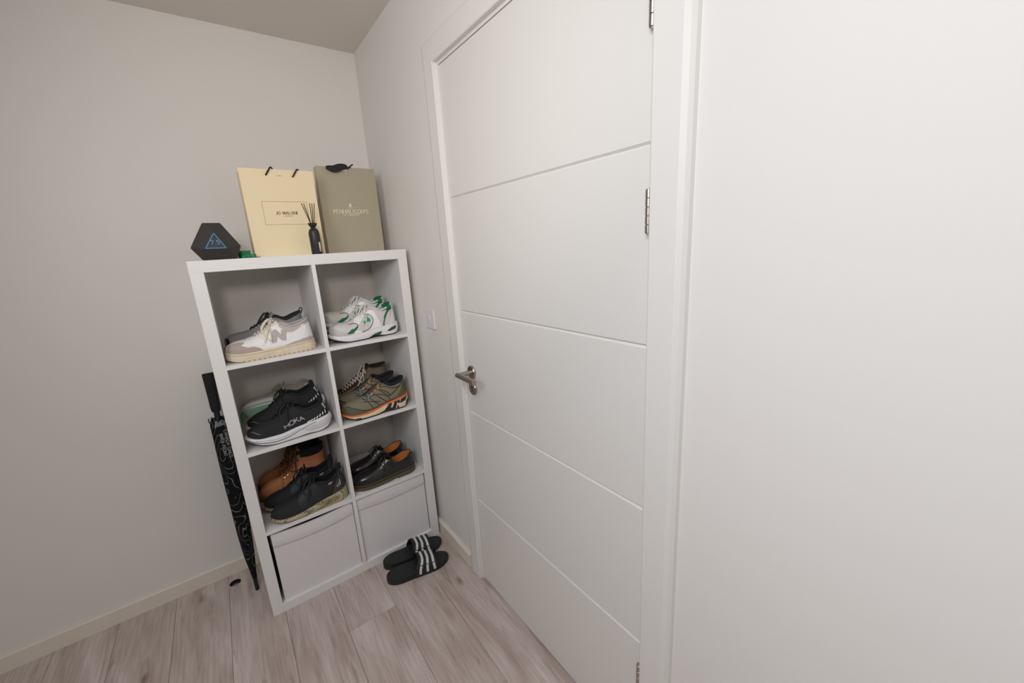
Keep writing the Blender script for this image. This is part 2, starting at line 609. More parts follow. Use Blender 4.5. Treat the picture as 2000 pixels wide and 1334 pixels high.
def skirting(mb, a, b, nrm):
    """run of skirting from a to b on the floor, nrm points into the room"""
    prof = [(0, 0), (SK_T, 0), (SK_T, SK_H - 0.004), (SK_T - 0.004, SK_H), (0, SK_H)]
    n = Vector((nrm[0], nrm[1], 0))
    ra = [Vector((a[0], a[1], 0)) + n * d + Vector((0, 0, z)) for d, z in prof]
    rb = [Vector((b[0], b[1], 0)) + n * d + Vector((0, 0, z)) for d, z in prof]
    k = len(prof)
    mb.add(ra + rb, [tuple(range(k)), tuple(range(k, 2 * k))[::-1]] + [(i, (i + 1) % k, (i + 1) % k + k, i + k) for i in range(k)])
    return mb


ARC_W = 0.082
ay0 = DY0 + 0.012          # inner edge of latch-side architrave
ay1 = DY1 - 0.008
b = skirting(MB(), (XL, 0), (0, 0), (0, -1)).build('baseboard_back', SKIRT)
struct(b, 'cream painted skirting board along the wall behind the shelf', 'skirting board')
b = skirting(MB(), (0, -SK_T), (0, ay0 + ARC_W), (-1, 0)).build('baseboard_right', SKIRT)
struct(b, 'short cream skirting board between the shelf and the door frame', 'skirting board')
b = skirting(MB(), (0, ay1 - ARC_W), (0, YF), (-1, 0)).build('baseboard_right_hinge', SKIRT)
struct(b, 'cream skirting board on the right wall past the hinge side', 'skirting board')
b = skirting(MB(), (XL, YF), (XL, -SK_T), (1, 0)).build('baseboard_left', SKIRT)
struct(b, 'cream skirting board along the far side of the hall', 'skirting board')

# ---- door frame
trim = empty('trim_1', (0, (DY0 + DY1) / 2, 0))
struct(trim, 'cream painted architrave and lining around the door', 'door frame')
AT = 0.017
oy = trim.location.y
topz = DZ1 + 0.011


def arch_profile(flip):
    # (across, out of wall) with a rounded outer edge
    return [(0, 0), (0, AT - 0.002), (0.003, AT), (ARC_W - 0.022, AT), (ARC_W - 0.010, AT - 0.0028), (ARC_W - 0.003, AT - 0.009), (ARC_W - 0.0004, 0.001), (ARC_W, 0)]


def architrave(path_fn):
    pr = arch_profile(False)
    ra = [path_fn(0, a, d) for a, d in pr]
    rb = [path_fn(1, a, d) for a, d in pr]
    k = len(pr)
    m_ = MB()
    m_.add(ra + rb, [tuple(range(k)), tuple(range(k, 2 * k))[::-1]] + [(i, (i + 1) % k, (i + 1) % k + k, i + k) for i in range(k)])
    return m_


architrave(lambda e, a, d: Vector((-d, ay0 - oy + a, (topz + a) * e))).build('architrave', TRIM, trim)
architrave(lambda e, a, d: Vector((-d, ay1 - oy - a, (topz + a) * e))).build('architrave', TRIM, trim)
architrave(lambda e, a, d: Vector((-d, (ay0 + a if e else ay1 - a) - oy, topz + a))).build('architrave', TRIM, trim)
m = MB().box((-0.001, DY0 + LIN - oy, 0), (SW, DY0 + 0.032 - oy, DZ1 + 0.032))
m.build('lining', TRIM, trim)
m = MB().box((-0.001, DY1 - LIN - oy, 0), (SW, DY1 - 0.032 - oy, DZ1 + 0.032))
m.build('lining', TRIM, trim)
m = MB().box((-0.001, DY0 + LIN - oy, DZ1 + LIN), (SW, DY1 - LIN - oy, DZ1 + 0.032))
m.build('lining', TRIM, trim)
m = MB().box((0.045, DY0 + LIN - oy, 0), (0.06, DY0 - 0.014 - oy, DZ1)).box((0.045, DY1 - LIN - oy, 0), (0.06, DY1 + 0.014 - oy, DZ1)).box((0.045, DY0 - oy, DZ1 + LIN), (0.06, DY1 - oy, DZ1 - 0.014))
m.build('door_stop', TRIM, trim)

# ---- door leaf: five boards separated by V grooves
door = empty('door_1', (0, oy, 0))
struct(door, 'cream white door with four horizontal grooves and a steel lever', 'door')
DX = 0.0015
m = MB().box((DX + 0.006, DY0 - oy, DZ0), (DX + 0.04, DY1 - oy, DZ1))
m.build('door_core', DOOR, door)
zs = [DZ0, 0.412, 0.818, 1.2235, 1.629, DZ1]
for z0, z1 in zip(zs[:-1], zs[1:]):
    c0 = 0.0045 if z0 > 0.1 else 0.0
    c1 = 0.0045 if z1 < 2.0 else 0.0
    pr = [(DX + 0.007, z0), (DX + 0.0045 if c0 else DX + 0.007, z0 + 0.0002), (DX, z0 + c0 + 0.0003), (DX, z1 - c1 - 0.0003), (DX + 0.0045 if c1 else DX + 0.007, z1 - 0.0002), (DX + 0.007, z1)]
    ra = [(x, DY0 - oy, z) for x, z in pr]
    rb = [(x, DY1 - oy, z) for x, z in pr]
    k = len(pr)
    MB().add(ra + rb, [tuple(range(k)), tuple(range(k, 2 * k))[::-1]] + [(i, (i + 1) % k, (i + 1) % k + k, i + k) for i in range(k)]).build('panel', DOOR, door)

# lever handle
HY, HZ = -0.869 - oy, 0.991
lev = []
lev += [Vector((DX, HY, HZ)), Vector((-0.03, HY, HZ)), Vector((-0.047, HY, HZ)), Vector((-0.0535, HY + 0.0015, HZ))]
m = MB()
m.tube([(DX, HY, HZ), (-0.02, HY, HZ), (-0.060, HY, HZ)], 0.0095, 16)
m.tube([(-0.060, HY + 0.0095, HZ), (-0.060, HY - 0.03, HZ), (-0.060, HY - 0.075, HZ), (-0.060, HY - 0.113, HZ)], 0.0095, 16)
handle = m.build('door_handle', STEEL, door, smooth=True)
handle['label'] = 'brushed steel lever handle'
MB().lathe([(0.0005, 0.0), (0.026, 0.0), (0.026, -0.006), (0.024, -0.0085), (0.0005, -0.0088)], 28, 'x', (DX, HY, HZ)).build('rose', STEEL, handle, smooth=True, angle=30)
m = MB().lathe([(0.0005, 0.0), (0.026, 0.0), (0.026, -0.006), (0.024, -0.0085), (0.0005, -0.0088)], 28, 'x', (DX, HY, HZ - 0.066))
m.build('escutcheon', STEEL, handle, smooth=True, angle=30)
m = MB().lathe([(0.0005, 0), (0.0045, 0), (0.0045, -0.0003), (0.0005, -0.0003)], 14, 'x', (DX - 0.0088, HY, HZ - 0.060))
m.box((DX - 0.0085, HY - 0.0017, HZ - 0.078), (DX - 0.0091, HY + 0.0017, HZ - 0.060))
m.build('keyhole', DARK, handle)

# hinges
for zc, hh in ((1.869, 0.1), (1.503, 0.084), (0.298, 0.1)):
    yk = DY1 - 0.001 - oy
    xk = -0.0065
    hin = MB()
    n = 5
    seg = hh / n
    for i in range(n):
        z0 = zc - hh / 2 + i * seg
        hin.lathe([(0.0005, z0 + 0.0004), (0.0062, z0 + 0.0004), (0.0068, z0 + 0.001), (0.0068, z0 + seg - 0.001), (0.0062, z0 + seg - 0.0004), (0.0005, z0 + seg - 0.0004)], 14, 'z', (xk, yk, 0))
    ho = hin.build('hinge', STEEL, door, smooth=True, angle=35)
    MB().lathe([(0.0005, zc - hh / 2 - 0.002), (0.0045, zc - hh / 2 - 0.001), (0.0045, zc + hh / 2 + 0.001), (0.0005, zc + hh / 2 + 0.002)], 12, 'z', (xk, yk, 0)).build('hinge_pin', STEEL, ho, smooth=True)
    MB().box((-0.004, yk + 0.001, zc - hh / 2), (DX + 0.03, yk - 0.0012, zc + hh / 2)).build('hinge_leaf', STEEL, ho)

# ---- light switch
sw = empty('light_switch', (0, -0.548, 1.163))
tag(sw, 'small square white light switch on the wall beside the door', 'light switch')
m = MB()
pl = [(0.043, 0), (0.043, -0.006), (0.0405, -0.009), (0.0, -0.009)]
m.box((0, -0.043, -0.043), (-0.0085, 0.043, 0.043), bev=0.0025)
m.build('plate', SWITCH, sw)
m = MB()
m.add([(-0.0085, -0.009, -0.016), (-0.0085, 0.009, -0.016), (-0.0085, 0.009, 0.016), (-0.0085, -0.009, 0.016),
       (-0.0098, -0.0085, -0.0155), (-0.0098, 0.0085, -0.0155), (-0.0150, 0.0085, 0.0155), (-0.0150, -0.0085, 0.0155)],
      [(4, 5, 6, 7), (0, 1, 5, 4), (1, 2, 6, 5), (2, 3, 7, 6), (3, 0, 4, 7), (0, 3, 2, 1)])
m.build('rocker', SWITCH, sw)

# ================================================================== SHELF UNIT
SX1, SYF, SYB = -0.0261, -0.4182, -0.0282
SX0 = SX1 - 0.765
SXC, SYC = (SX0 + SX1) / 2, (SYF + SYB) / 2
unit = empty('shelving_unit', (SXC, SYC, 0))
tag(unit, 'tall white open cube shelving unit with eight compartments standing in the corner', 'shelf unit')
hw, hd = 0.3825, 0.195
MB().box((-hw, -hd, 1.425), (hw, hd, 1.465), bev=0.0008).build('top_panel', WHITE, unit)
MB().box((-hw, -hd, 0.0), (hw, hd, 0.04), bev=0.0008).build('bottom_panel', WHITE, unit)
MB().box((-hw, -hd, 0.04), (-hw + 0.04, hd, 1.425), bev=0.0008).build('side_panel', WHITE, unit)
MB().box((hw - 0.04, -hd, 0.04), (hw, hd, 1.425), bev=0.0008).build('side_panel', WHITE, unit)
MB().box((-0.0075, -hd, 0.04), (0.0075, hd, 1.425), bev=0.0006).build('divider', WHITE, unit)
for z in (0.375, 0.725, 1.075):
    MB().box((-hw + 0.04, -hd, z), (-0.0075, hd, z + 0.015), bev=0.0006).build('shelf', WHITE, unit)
    MB().box((0.0075, -hd, z), (hw - 0.04, hd, z + 0.015), bev=0.0006).build('shelf', WHITE, unit)
CL0, CL1 = SX0 + 0.04, SXC - 0.0075      # left compartments
CR0, CR1 = SXC + 0.0075, SX1 - 0.04
ROW = (1.09, 0.74, 0.39)

# ---- the two fabric boxes in the bottom row


def storage_box(x0, x1, yf, label, sag, tilt, top):
    xc = (x0 + x1) / 2
    root = empty('storage_box', (xc, (yf + SYB) / 2, 0.04))
    tag(root, label, 'storage box', 'white fabric boxes in the bottom row')
    dy = (yf - SYB) / 2
    hw_ = (x1 - x0) / 2
    zt = top - 0.04
    n = 14

    def topz_(t):
        return zt - sag * 4 * t * (1 - t) + tilt * (t - 0.5)
    # front wall, bowed slightly
    rows = []
    for d in (0.0, 0.005):
        for zz in (0, 1):
            rows.append([(-hw_ + 2 * hw_ * i / n, dy + d - 0.004 * math.sin(PI * i / n) * (0.4 + 0.6 * zz), 0.001 if not zz else topz_(i / n)) for i in range(n + 1)])
    m_ = MB()
    m_.grid([rows[0], rows[1], rows[3], rows[2], rows[0]])
    m_.build('front', BOXM, root, smooth=True)
    m_ = MB()
    m_.box((-hw_, dy + 0.005, 0.001), (-hw_ + 0.004, -dy - 0.005, zt - 0.004))
    m_.box((hw_ - 0.004, dy + 0.005, 0.001), (hw_, -dy - 0.005, zt - 0.004))
    m_.box((-hw_, -dy - 0.005, 0.001), (hw_, -dy - 0.001, zt - 0.004))
    m_.box((-hw_, dy + 0.005, 0.001), (hw_, -dy - 0.005, 0.004))
    m_.build('body', BOXM, root)
    # folded band along the top of the front
    rows = []
    for i in range(n + 1):
        t = i / n
        x = (-hw_ + 0.0005) + (2 * hw_ - 0.001) * t
        yb = dy - 0.004 * math.sin(PI * t)
        zb = topz_(t) + 0.001
        zl = zt - 0.060 - 0.010 * math.sin(PI * t) * (1 if sag > 0.004 else 0.7) + tilt * (t - 0.5)
        rows.append([(x, yb + 0.006, zb), (x, yb - 0.0030, zb), (x, yb - 0.0060, (zb + zl) / 2), (x, yb - 0.0062, zl + 0.002), (x, yb - 0.0052, zl), (x, yb + 0.001, zl + 0.004)])
    m_ = MB().grid(rows)
    m_.build('folded_band', BOXM, root, smooth=True, angle=60)
    return root


storage_box(CL0 + 0.0115, CL1 - 0.002, -0.402, 'white fabric storage box below the black trainers, its top edge sagging', 0.013, 0.006, 0.368)
storage_box(CR0 + 0.001, CR1 - 0.004, -0.402, 'white fabric storage box below the black leather shoes, behind the slides', 0.000, 0.0, 0.3735)

# ================================================================== ON TOP OF THE SHELF
ZT = 1.465


def plane_fn(y, x0, z0, off=0.0004):
    return lambda x, z: (Vector((x0 + x, y - off, z0 + z)), Vector((0, -1, 0)))


def gift_bag(name, label, x0, x1, yf, yb, z1, body_mat, inner_mat):
    root = empty(name, ((x0 + x1) / 2, (yf + yb) / 2, ZT))
    tag(root, label, 'gift bag', 'paper gift bags on the shelf')
    hx_, hy_, h_ = (x1 - x0) / 2, (yb - yf) / 2, z1 - ZT
    t = 0.0012
    m_ = MB()
    gi = hy_ * 0.35   # gusset fold depth

    def ring(z, ins, g):
        return [(-hx_ + ins, -hy_ + ins, z), (hx_ - ins, -hy_ + ins, z), (hx_ - ins - g, 0, z), (hx_ - ins, hy_ - ins, z), (-hx_ + ins, hy_ - ins, z), (-hx_ + ins + g, 0, z)]
    rows = [ring(0.0005, 0, 0), ring(h_ * 0.35, 0, 0.002), ring(h_, 0, 0.012), ring(h_, t, 0.012), ring(h_ * 0.35, t, 0.002), ring(0.003, t, 0)]
    m_.grid(rows, closed=True)
    m_.f.append((0, 1, 2, 3, 4, 5))
    k = 5 * 6
    m_.f.append((k, k + 1, k + 2, k + 3, k + 4, k + 5))
    m_.build('bag_body', body_mat, root)
    return root, hx_, hy_, h_


YEL = mat('cream_paper', (240, 222, 184), 0.62, spec=0.3)
OLV = mat('olive_paper', (172, 164, 142), 0.6, spec=0.3)
INK = mat('brown_ink', (96, 76, 52), 0.7)
INK2 = mat('soft_gold_ink', (196, 172, 128), 0.7)
CREAMINK = mat('cream_ink', (226, 216, 186), 0.6)
CORD = mat('black_cord', (24, 21, 20), 0.7)

YF_ = -0.300
bag, hx_, hy_, h_ = gift_bag('gift_bag', 'cream yellow paper gift bag with a printed frame and black cord handles', -0.583, -0.331, YF_, -0.20, 1.789, YEL, YEL)
bx, by = -0.457, -0.25
# printed frame and lettering
fr = MB()
fn = plane_fn(YF_ - by, 0, 0)
for a, b in (((-0.528, 1.672), (-0.372, 1.672)), ((-0.528, 1.586), (-0.372, 1.586)), ((-0.528, 1.586), (-0.528, 1.672)), ((-0.372, 1.586), (-0.372, 1.672))):
    PN = [fn(a[0] - bx, a[1] - ZT), fn(b[0] - bx, b[1] - ZT)]
    fr.ribbon([p for p, n in PN], [n for p, n in PN], 0.0016, 0.0003)
fr.build('printed_frame', INK2, bag)
m = MB()
lettering(m, 'JO MALONE', 0.0098, 0.0017, plane_fn(YF_ - by, -0.4475 - bx, 1.6245 - ZT), gap=0.26, serif=True, contrast=0.65)
m.build('lettering', INK, bag)
m = MB()
lettering(m, 'LONDON', 0.0048, 0.0009, plane_fn(YF_ - by, -0.446 - bx, 1.6155 - ZT), gap=0.42)
m.build('lettering', INK2, bag)
m = MB()
lettering(m, 'LONDON', 0.003, 0.0006, plane_fn(YF_ - by, -0.452 - bx, 1.765 - ZT), gap=0.4)
m.build('lettering', INK2, bag)
for (xh, dz) in ((-0.496, 0), (-0.405, -0.003)):
    z0 = 1.768 + dz - ZT
    m = MB()
    m.tube(crom([(xh - bx, YF_ - by + 0.004, z0), (xh - bx, YF_ - by - 0.004, z0 + 0.001), (xh + 0.010 - bx, YF_ - by - 0.0055, z0 + 0.016), (xh + 0.018 - bx, YF_ - by - 0.003, z0 + 0.027), (xh + 0.024 - bx, YF_ - by + 0.006, z0 + 0.026), (xh + 0.028 - bx, YF_ - by + 0.014, z0 + 0.01), (xh + 0.03 - bx, YF_ - by + 0.02, z0 - 0.03)], 5), 0.0026, 8)
    m.build('cord_handle', CORD, bag, smooth=True)

OY = -0.215
bag2, hx2, hy2, h2 = gift_bag('gift_bag', 'olive grey paper gift bag with cream lettering and a black ribbon', -0.299, -0.050, OY, -0.178, 1.828, OLV, OLV)
bx2, by2 = -0.1745, (OY - 0.178) / 2
m = MB()
lettering(m, "PENHALIGON'S", 0.0165, 0.0029, plane_fn(OY - by2, -0.1785 - bx2, 1.6345 - ZT), gap=0.24, serif=True, contrast=0.6, squash=0.93)
m.build('lettering', CREAMINK, bag2)
m = MB()
lettering(m, 'EST. LONDON 1870', 0.0055, 0.0012, plane_fn(OY - by2, -0.179 - bx2, 1.6255 - ZT), gap=0.25)
m.build('lettering', CREAMINK, bag2)
m = MB()
fnc = plane_fn(OY - by2, -0.178 - bx2, 1.657 - ZT)
for poly in ([(-0.0052, 0.006), (-0.003, 0.004), (0.0028, 0.004), (0.005, 0.008), (0.0058, 0.0125), (0.002, 0.0165), (-0.001, 0.021), (-0.0042, 0.018), (-0.006, 0.012)],
             [(-0.0008, 0.0208), (0.003, 0.0215), (0.0055, 0.0235), (0.0038, 0.0195), (0.001, 0.0178)]):
    m.prism([fnc(x, z)[0] for x, z in poly], (0, -0.0004, 0))
for i in range(7):
    x = -0.015 + i * 0.005
    m.prism([fnc(xx, zz)[0] for xx, zz in ((x, -0.0015 + 0.0008 * abs(i - 3)), (x + 0.003, -0.0015 + 0.0008 * abs(i - 3)), (x + 0.003, 0.0005 + 0.0008 * abs(i - 3)), (x, 0.0005 + 0.0008 * abs(i - 3)))], (0, -0.0004, 0))
m.build('crest', CREAMINK, bag2)
# black ribbon tied over the rim
zz = 1.828 - ZT
m = MB()
rb = [(-0.258, 1.823, .006), (-0.248, 1.821, .014), (-0.236, 1.818, .024), (-0.222, 1.818, .028), (-0.205, 1.825, .024), (-0.188, 1.829, .014), (-0.174, 1.830, .008), (-0.168, 1.829, .006)]
P = [Vector((x - bx2, OY - by2 - 0.004 - 0.006 * math.sin(PI * i / 7), z - ZT)) for i, (x, z, w_) in enumerate(rb)]
m.ribbon(crom(P, 4), [Vector((0, -1, 0.25))] * (len(crom(P, 4))), lambda t: 0.004 + 0.026 * math.sin(PI * min(1, t * 0.95 + 0.06)) ** 0.8, 0.002)
m.tube(crom([(-0.178 - bx2, OY - by2 - 0.004, 1.829 - ZT), (-0.165 - bx2, OY - by2 - 0.006, 1.827 - ZT), (-0.152 - bx2, OY - by2 - 0.002, 1.836 - ZT), (-0.142 - bx2, OY - by2 + 0.004, 1.842 - ZT)], 4), 0.0028, 8)
m.tube(crom([(-0.176 - bx2, OY - by2 - 0.004, 1.826 - ZT), (-0.168 - bx2, OY - by2 - 0.006, 1.822 - ZT), (-0.160 - bx2, OY - by2 - 0.004, 1.828 - ZT), (-0.150 - bx2, OY - by2 + 0.006, 1.829 - ZT), (-0.142 - bx2, OY - by2 + 0.014, 1.82 - ZT)], 4), 0.003, 8, 0.5)
m.build('ribbon', CORD, bag2, smooth=True)
m = MB()
for dx in (-0.186, -0.177):
    m.lathe([(0.0003, 0.0015), (0.0036, 0.001), (0.0040, -0.001), (0.0003, -0.002)], 12, 'y', (dx - bx2 + 0.002, OY - by2 - 0.001, 1.8165 - ZT))
m.build('eyelet', mat('eyelet_silver', (225, 225, 225), 0.25, metal=1.0), bag2, smooth=True)

# ---- reed diffuser
dif = empty('reed_diffuser', (-0.376, -0.365, ZT))
tag(dif, 'matte black reed diffuser bottle with five dark sticks in front of the cream bag', 'reed diffuser')
BM = mat('bottle_black', (40, 40, 42), 0.45)
m = MB().lathe([(0.0005, 0.0003), (0.0185, 0.0003), (0.0198, 0.002), (0.0198, 0.078), (0.0190, 0.086), (0.0160, 0.094), (0.0105, 0.0995), (0.0082, 0.102), (0.008, 0.106), (0.0005, 0.106)], 32)
m.build('bottle', BM, dif, smooth=True, angle=50)
m = MB().lathe([(0.0085, 0.1035), (0.0105, 0.1055), (0.0145, 0.112), (0.0165, 0.1195), (0.0155, 0.1197), (0.012, 0.114), (0.003, 0.108), (0.0005, 0.1078)], 28)
m.build('collar', mat('collar_dark', (38, 26, 34), 0.5), dif, smooth=True, angle=50)
STK = mat('reed_brown', (62, 42, 32), 0.8)
for (dx, dy, tx) in ((-0.004, -0.002, -0.028), (-0.003, 0.002, -0.018), (0.000, -0.003, 0.001), (0.003, 0.002, 0.0115), (0.006, -0.001, 0.0185)):
    MB().tube([(dx * 0.3, dy, 0.02), (dx, dy, 0.11), (tx, dy * 2.5, 0.194)], 0.0014, 6).build('reed', STK, dif, smooth=True)
m = MB()
n = 8
rows = []
for i in range(n + 1):
    a = math.radians(-62 + 24 * i / n - 6)
    rows.append([(0.0200 * math.cos(a), 0.0200 * math.sin(a), 0.010), (0.0200 * math.cos(a), 0.0200 * math.sin(a), 0.046)])
m.grid(rows)
lb = m.build('label', mat('label_cream', (214, 210, 190), 0.6), dif, smooth=True)
lb.modifiers.new('s', 'SOLIDIFY').thickness = 0.0003
# dark mat under bottle
# ---- dumbbell with three-sided faceted heads
db = empty('dumbbell', (-0.70, -0.30, ZT))
tag(db, 'black faceted dumbbell marked 7.5 in a blue triangle', 'dumbbell')
RUB = mat('rubber_black', (52, 49, 47), 0.62, bump=0.05, bscale=600)
BLU = mat('blue_print', (70, 150, 205), 0.6)
hexp = [(-0.7725, 1.5085), (-0.725, 1.5905), (-0.674, 1.590), (-0.627, 1.5095), (-0.645, 1.4653), (-0.745, 1.4653)]   # L TL TR R BR BL
tri = [(-0.6985, 1.5590), (-0.7355, 1.5025), (-0.6665, 1.5015)]    # apex, left, right


def head(y_hex0, y_hex1, y_tri, nm):
    h6 = [Vector((x + 0.70, y_hex0 + 0.30, z - ZT)) for x, z in hexp]
    h6b = [Vector((x + 0.70, y_hex1 + 0.30, z - ZT)) for x, z in hexp]
    t3 = [Vector((x + 0.70, y_tri + 0.30, z - ZT)) for x, z in tri]
    m_ = MB()
    vs_ = h6 + h6b + t3
    L_, TL, TR, R_, BR, BL = range(6)
    A_, LE, RI = 12, 13, 14
    fs_ = [(A_, LE, RI), (TL, TR, R_, RI, A_), (TL, A_, LE, BL, L_), (BL, LE, RI, R_, BR)]
    fs_ += [(i, (i + 1) % 6, (i + 1) % 6 + 6, i + 6) for i in range(6)] + [(6, 7, 8, 9, 10, 11)]
    m_.add(vs_, fs_)
    o_ = m_.build('head', RUB, db)
    bv = o_.modifiers.new('bevel', 'BEVEL')
    bv.width = 0.003
    bv.segments = 2
    return o_


h_front = head(-0.375, -0.315, -0.398, 'head')
head(-0.225, -0.175, -0.15, 'head')
MB().lathe([(0.016, -0.018), (0.0165, 0.0), (0.018, 0.038), (0.0165, 0.075), (0.016, 0.09)], 18, 'y', (0, 0.0, 0.0685)).build('handle', STEEL, db, smooth=True)
m = MB()
fnp = plane_fn(-0.398 + 0.30, 0, 0)
tr2 = [(tri[0][0] + 0.70, tri[0][1] - ZT - 0.0045), (tri[1][0] + 0.70 + 0.005, tri[1][1] - ZT + 0.0025), (tri[2][0] + 0.70 - 0.006, tri[2][1] - ZT + 0.0025)]
for i in range(3):
    a, b = tr2[i], tr2[(i + 1) % 3]
    PN = [fnp(*a), fnp(*b)]
    m.ribbon([p for p, n in PN], [n for p, n in PN], 0.0022, 0.0004)
lettering(m, '7.5', 0.0125, 0.0022, plane_fn(-0.398 + 0.30, -0.0005, 0.0525), gap=0.26, squash=1.2)
m.build('number_print', BLU, h_front)

# ---- green exercise band folded beside the dumbbell
gb = empty('resistance_band', (-0.608, -0.325, ZT))
tag(gb, 'folded green elastic band lying between the dumbbell and the cream bag', 'exercise band')
GRN = mat('band_green', (20, 128, 84), 0.5)
m = MB()


def loop_band(x0, x1, y0, y1, z0, z1, ang):
    """flat elastic standing on its edge, folded into a narrow loop"""
    n_ = 22
    rows_ = []
    for i in range(n_ + 1):
        a = 2 * PI * i / n_
        d = Vector((math.cos(a), math.sin(a) * (1 + .25 * math.cos(2 * a)), 0))
        c = Vector(((x0 + x1) / 2, (y0 + y1) / 2, 0))
        p = Vector((d.x * (x1 - x0) / 2, d.y * (y1 - y0) / 2, 0))
        q = Vector((p.x * math.cos(ang) - p.y * math.sin(ang), p.x * math.sin(ang) + p.y * math.cos(ang), 0)) + c
        inn = (c - q).normalized() * .0016
        rows_.append([q + Vector((0, 0, z0)), q + Vector((0, 0, z1 + .0015 * math.sin(3 * a))), q + inn + Vector((0, 0, z1 + .0015 * math.sin(3 * a))), q + inn + Vector((0, 0, z0))])
    m.grid(rows_, closed=True)


loop_band(-0.022, 0.022, -0.020, 0.010, 0.0006, 0.0135, 0.1)
loop_band(-0.012, 0.020, -0.016, 0.002, 0.0006, 0.0125, -0.2)
loop_band(-0.024, -0.004, -0.026, -0.010, 0.0006, 0.0115, 0.5)
loop_band(-0.030, 0.010, 0.000, 0.024, 0.0006, 0.0270, 0.05)
loop_band(0.004, 0.024, -0.030, -0.012, 0.0006, 0.0125, -0.4)
m.build('band_loops', GRN, gb, smooth=True)
m = MB().box((0.002, -0.035, 0.0004), (0.036, -0.010, 0.0026), bev=0.0006)
m.build('strap_end', CORD, gb)

# ================================================================== UMBRELLA
um = empty('umbrella', (-0.834, -0.205, 0.0))
tag(um, 'long black umbrella printed with thin contour lines leaning beside the shelf unit', 'umbrella')
tip = Vector((0, 0, 0.004))
topv = Vector((0.008, 0.15, 1.0))
axis = (topv - tip)
ULEN = axis.length
axd = axis.normalized()
ax_u = axd.orthogonal().normalized()
ax_u = (Vector((1, 0, 0)) - axd * axd.x).normalized()
ax_v = axd.cross(ax_u).normalized()


def um_pt(t, rad, ang):
    return tip + axd * t + ax_u * (rad * math.cos(ang)) + ax_v * (rad * math.sin(ang))


def um_r(t):
    # radius of the furled canopy along the shaft
    ks = [(0.06, 0.009), (0.10, 0.012), (0.18, 0.020), (0.30, 0.026), (0.5, 0.030), (0.68, 0.032), (0.78, 0.032), (0.805, 0.028), (0.812, 0.022)]
    for (a, ra), (b, rb_) in zip(ks[:-1], ks[1:]):
        if a <= t <= b:
            return ra + (rb_ - ra) * (t - a) / (b - a)
    return ks[0][1] if t < ks[0][0] else ks[-1][1]


m = MB()
rows = []
NT, NA = 60, 48
for i in range(NT + 1):
    t = 0.055 + (0.812 - 0.055) * i / NT
    rr = um_r(t)
    row = []
    for k in range(NA):
        a = 2 * PI * k / NA
        fold = 1 + 0.055 * math.sin(8 * a + 6.0 * t) + 0.03 * math.sin(5 * a - 11 * t)
        row.append(um_pt(t, rr * fold, a))
    rows.append(row)
m.grid(rows, closed=True)
m.build('canopy', contour_mat(), um, smooth=True, angle=70)
m = MB()
m.tube([tip + axd * t for t in (0.0, 0.03, 0.06, 0.10)], lambda q: 0.0075 + 0.0015 * q, 12)
m.build('ferrule', BLACK, um, smooth=True)
m = MB()
m.tube([tip + axd * t for t in (0.78, 0.80, 0.83, 0.845)], 0.011, 14)
m.build('shaft', BLACK, um, smooth=True)
m = MB()
hp = [(0.838, 0.014), (0.842, 0.016), (0.86, 0.0185), (0.9, 0.0185), (0.96, 0.020), (ULEN - 0.004, 0.0212), (ULEN, 0.019)]
rows = [[um_pt(t, r_, 2 * PI * k / 20) for k in range(20)] for t, r_ in hp]
m.grid(rows, closed=True)
m.f.append(tuple(range(20))[::-1])
m.f.append(tuple(range(len(m.v) - 20, len(m.v))))
m.build('grip', mat('grip_foam', (20, 20, 21), 0.85, bump=0.1, bscale=400), um, smooth=True, angle=45)
# rib tips round the top of the canopy and the fastening strap
m = MB()
for k in range(8):
    a = 2 * PI * k / 8
    m.tube([um_pt(0.795, 0.031, a), um_pt(0.806, 0.0335, a), um_pt(0.815, 0.031, a)], 0.0022, 6)
m.build('rib_tips', mat('rib_tip', (48, 46, 46), 0.4), um, smooth=True)
m = MB()
m.ribbon([um_pt(0.775 + 0.028 * i / 6, um_r(0.79) * 1.07, math.radians(-118 + 3 * i)) for i in range(7)], [(um_pt(0, 1, math.radians(-118)) - tip)] * 7, 0.004, 0.001)
m.build('strap_tab', mat('strap_white', (150, 150, 152), 0.6), um)
m = MB()


def um_text(ang0):
    def fn_(x, y):
        a = math.radians(ang0) + y / 0.034
        t = 0.695 - x
        p = um_pt(t, um_r(t) * 1.09 + 0.0004, a)
        return p, (um_pt(0, 1, a) - tip)
    return fn_


lettering(m, 'CANADA DAILD', 0.0125, 0.0024, um_text(-72), gap=0.2)
lettering(m, 'RIVER FRONT', 0.0105, 0.0022, um_text(-100), gap=0.3)
m.build('lettering', mat('umbrella_print', (150, 150, 148), 0.6), um)

# ================================================================== SHOES
def tabf(keys):
    xs = [k[0] for k in keys]
    ys = [k[1] for k in keys]
    n = len(xs)
    d = [(ys[i + 1] - ys[i]) / (xs[i + 1] - xs[i]) for i in range(n - 1)]
    m_ = [d[0]] + [0.0 if d[i - 1] * d[i] <= 0 else 2 * d[i - 1] * d[i] / (d[i - 1] + d[i]) for i in range(1, n - 1)] + [d[-1]]

    def f(x):
        if x <= xs[0]:
            return ys[0]
        if x >= xs[-1]:
            return ys[-1]
        for i in range(n - 1):
            if x <= xs[i + 1]:
                h = xs[i + 1] - xs[i]
                t = (x - xs[i]) / h
                return (ys[i] * (2 * t ** 3 - 3 * t * t + 1) + h * m_[i] * (t ** 3 - 2 * t * t + t)
                        + ys[i + 1] * (-2 * t ** 3 + 3 * t * t) + h * m_[i + 1] * (t ** 3 - t * t))
    return f


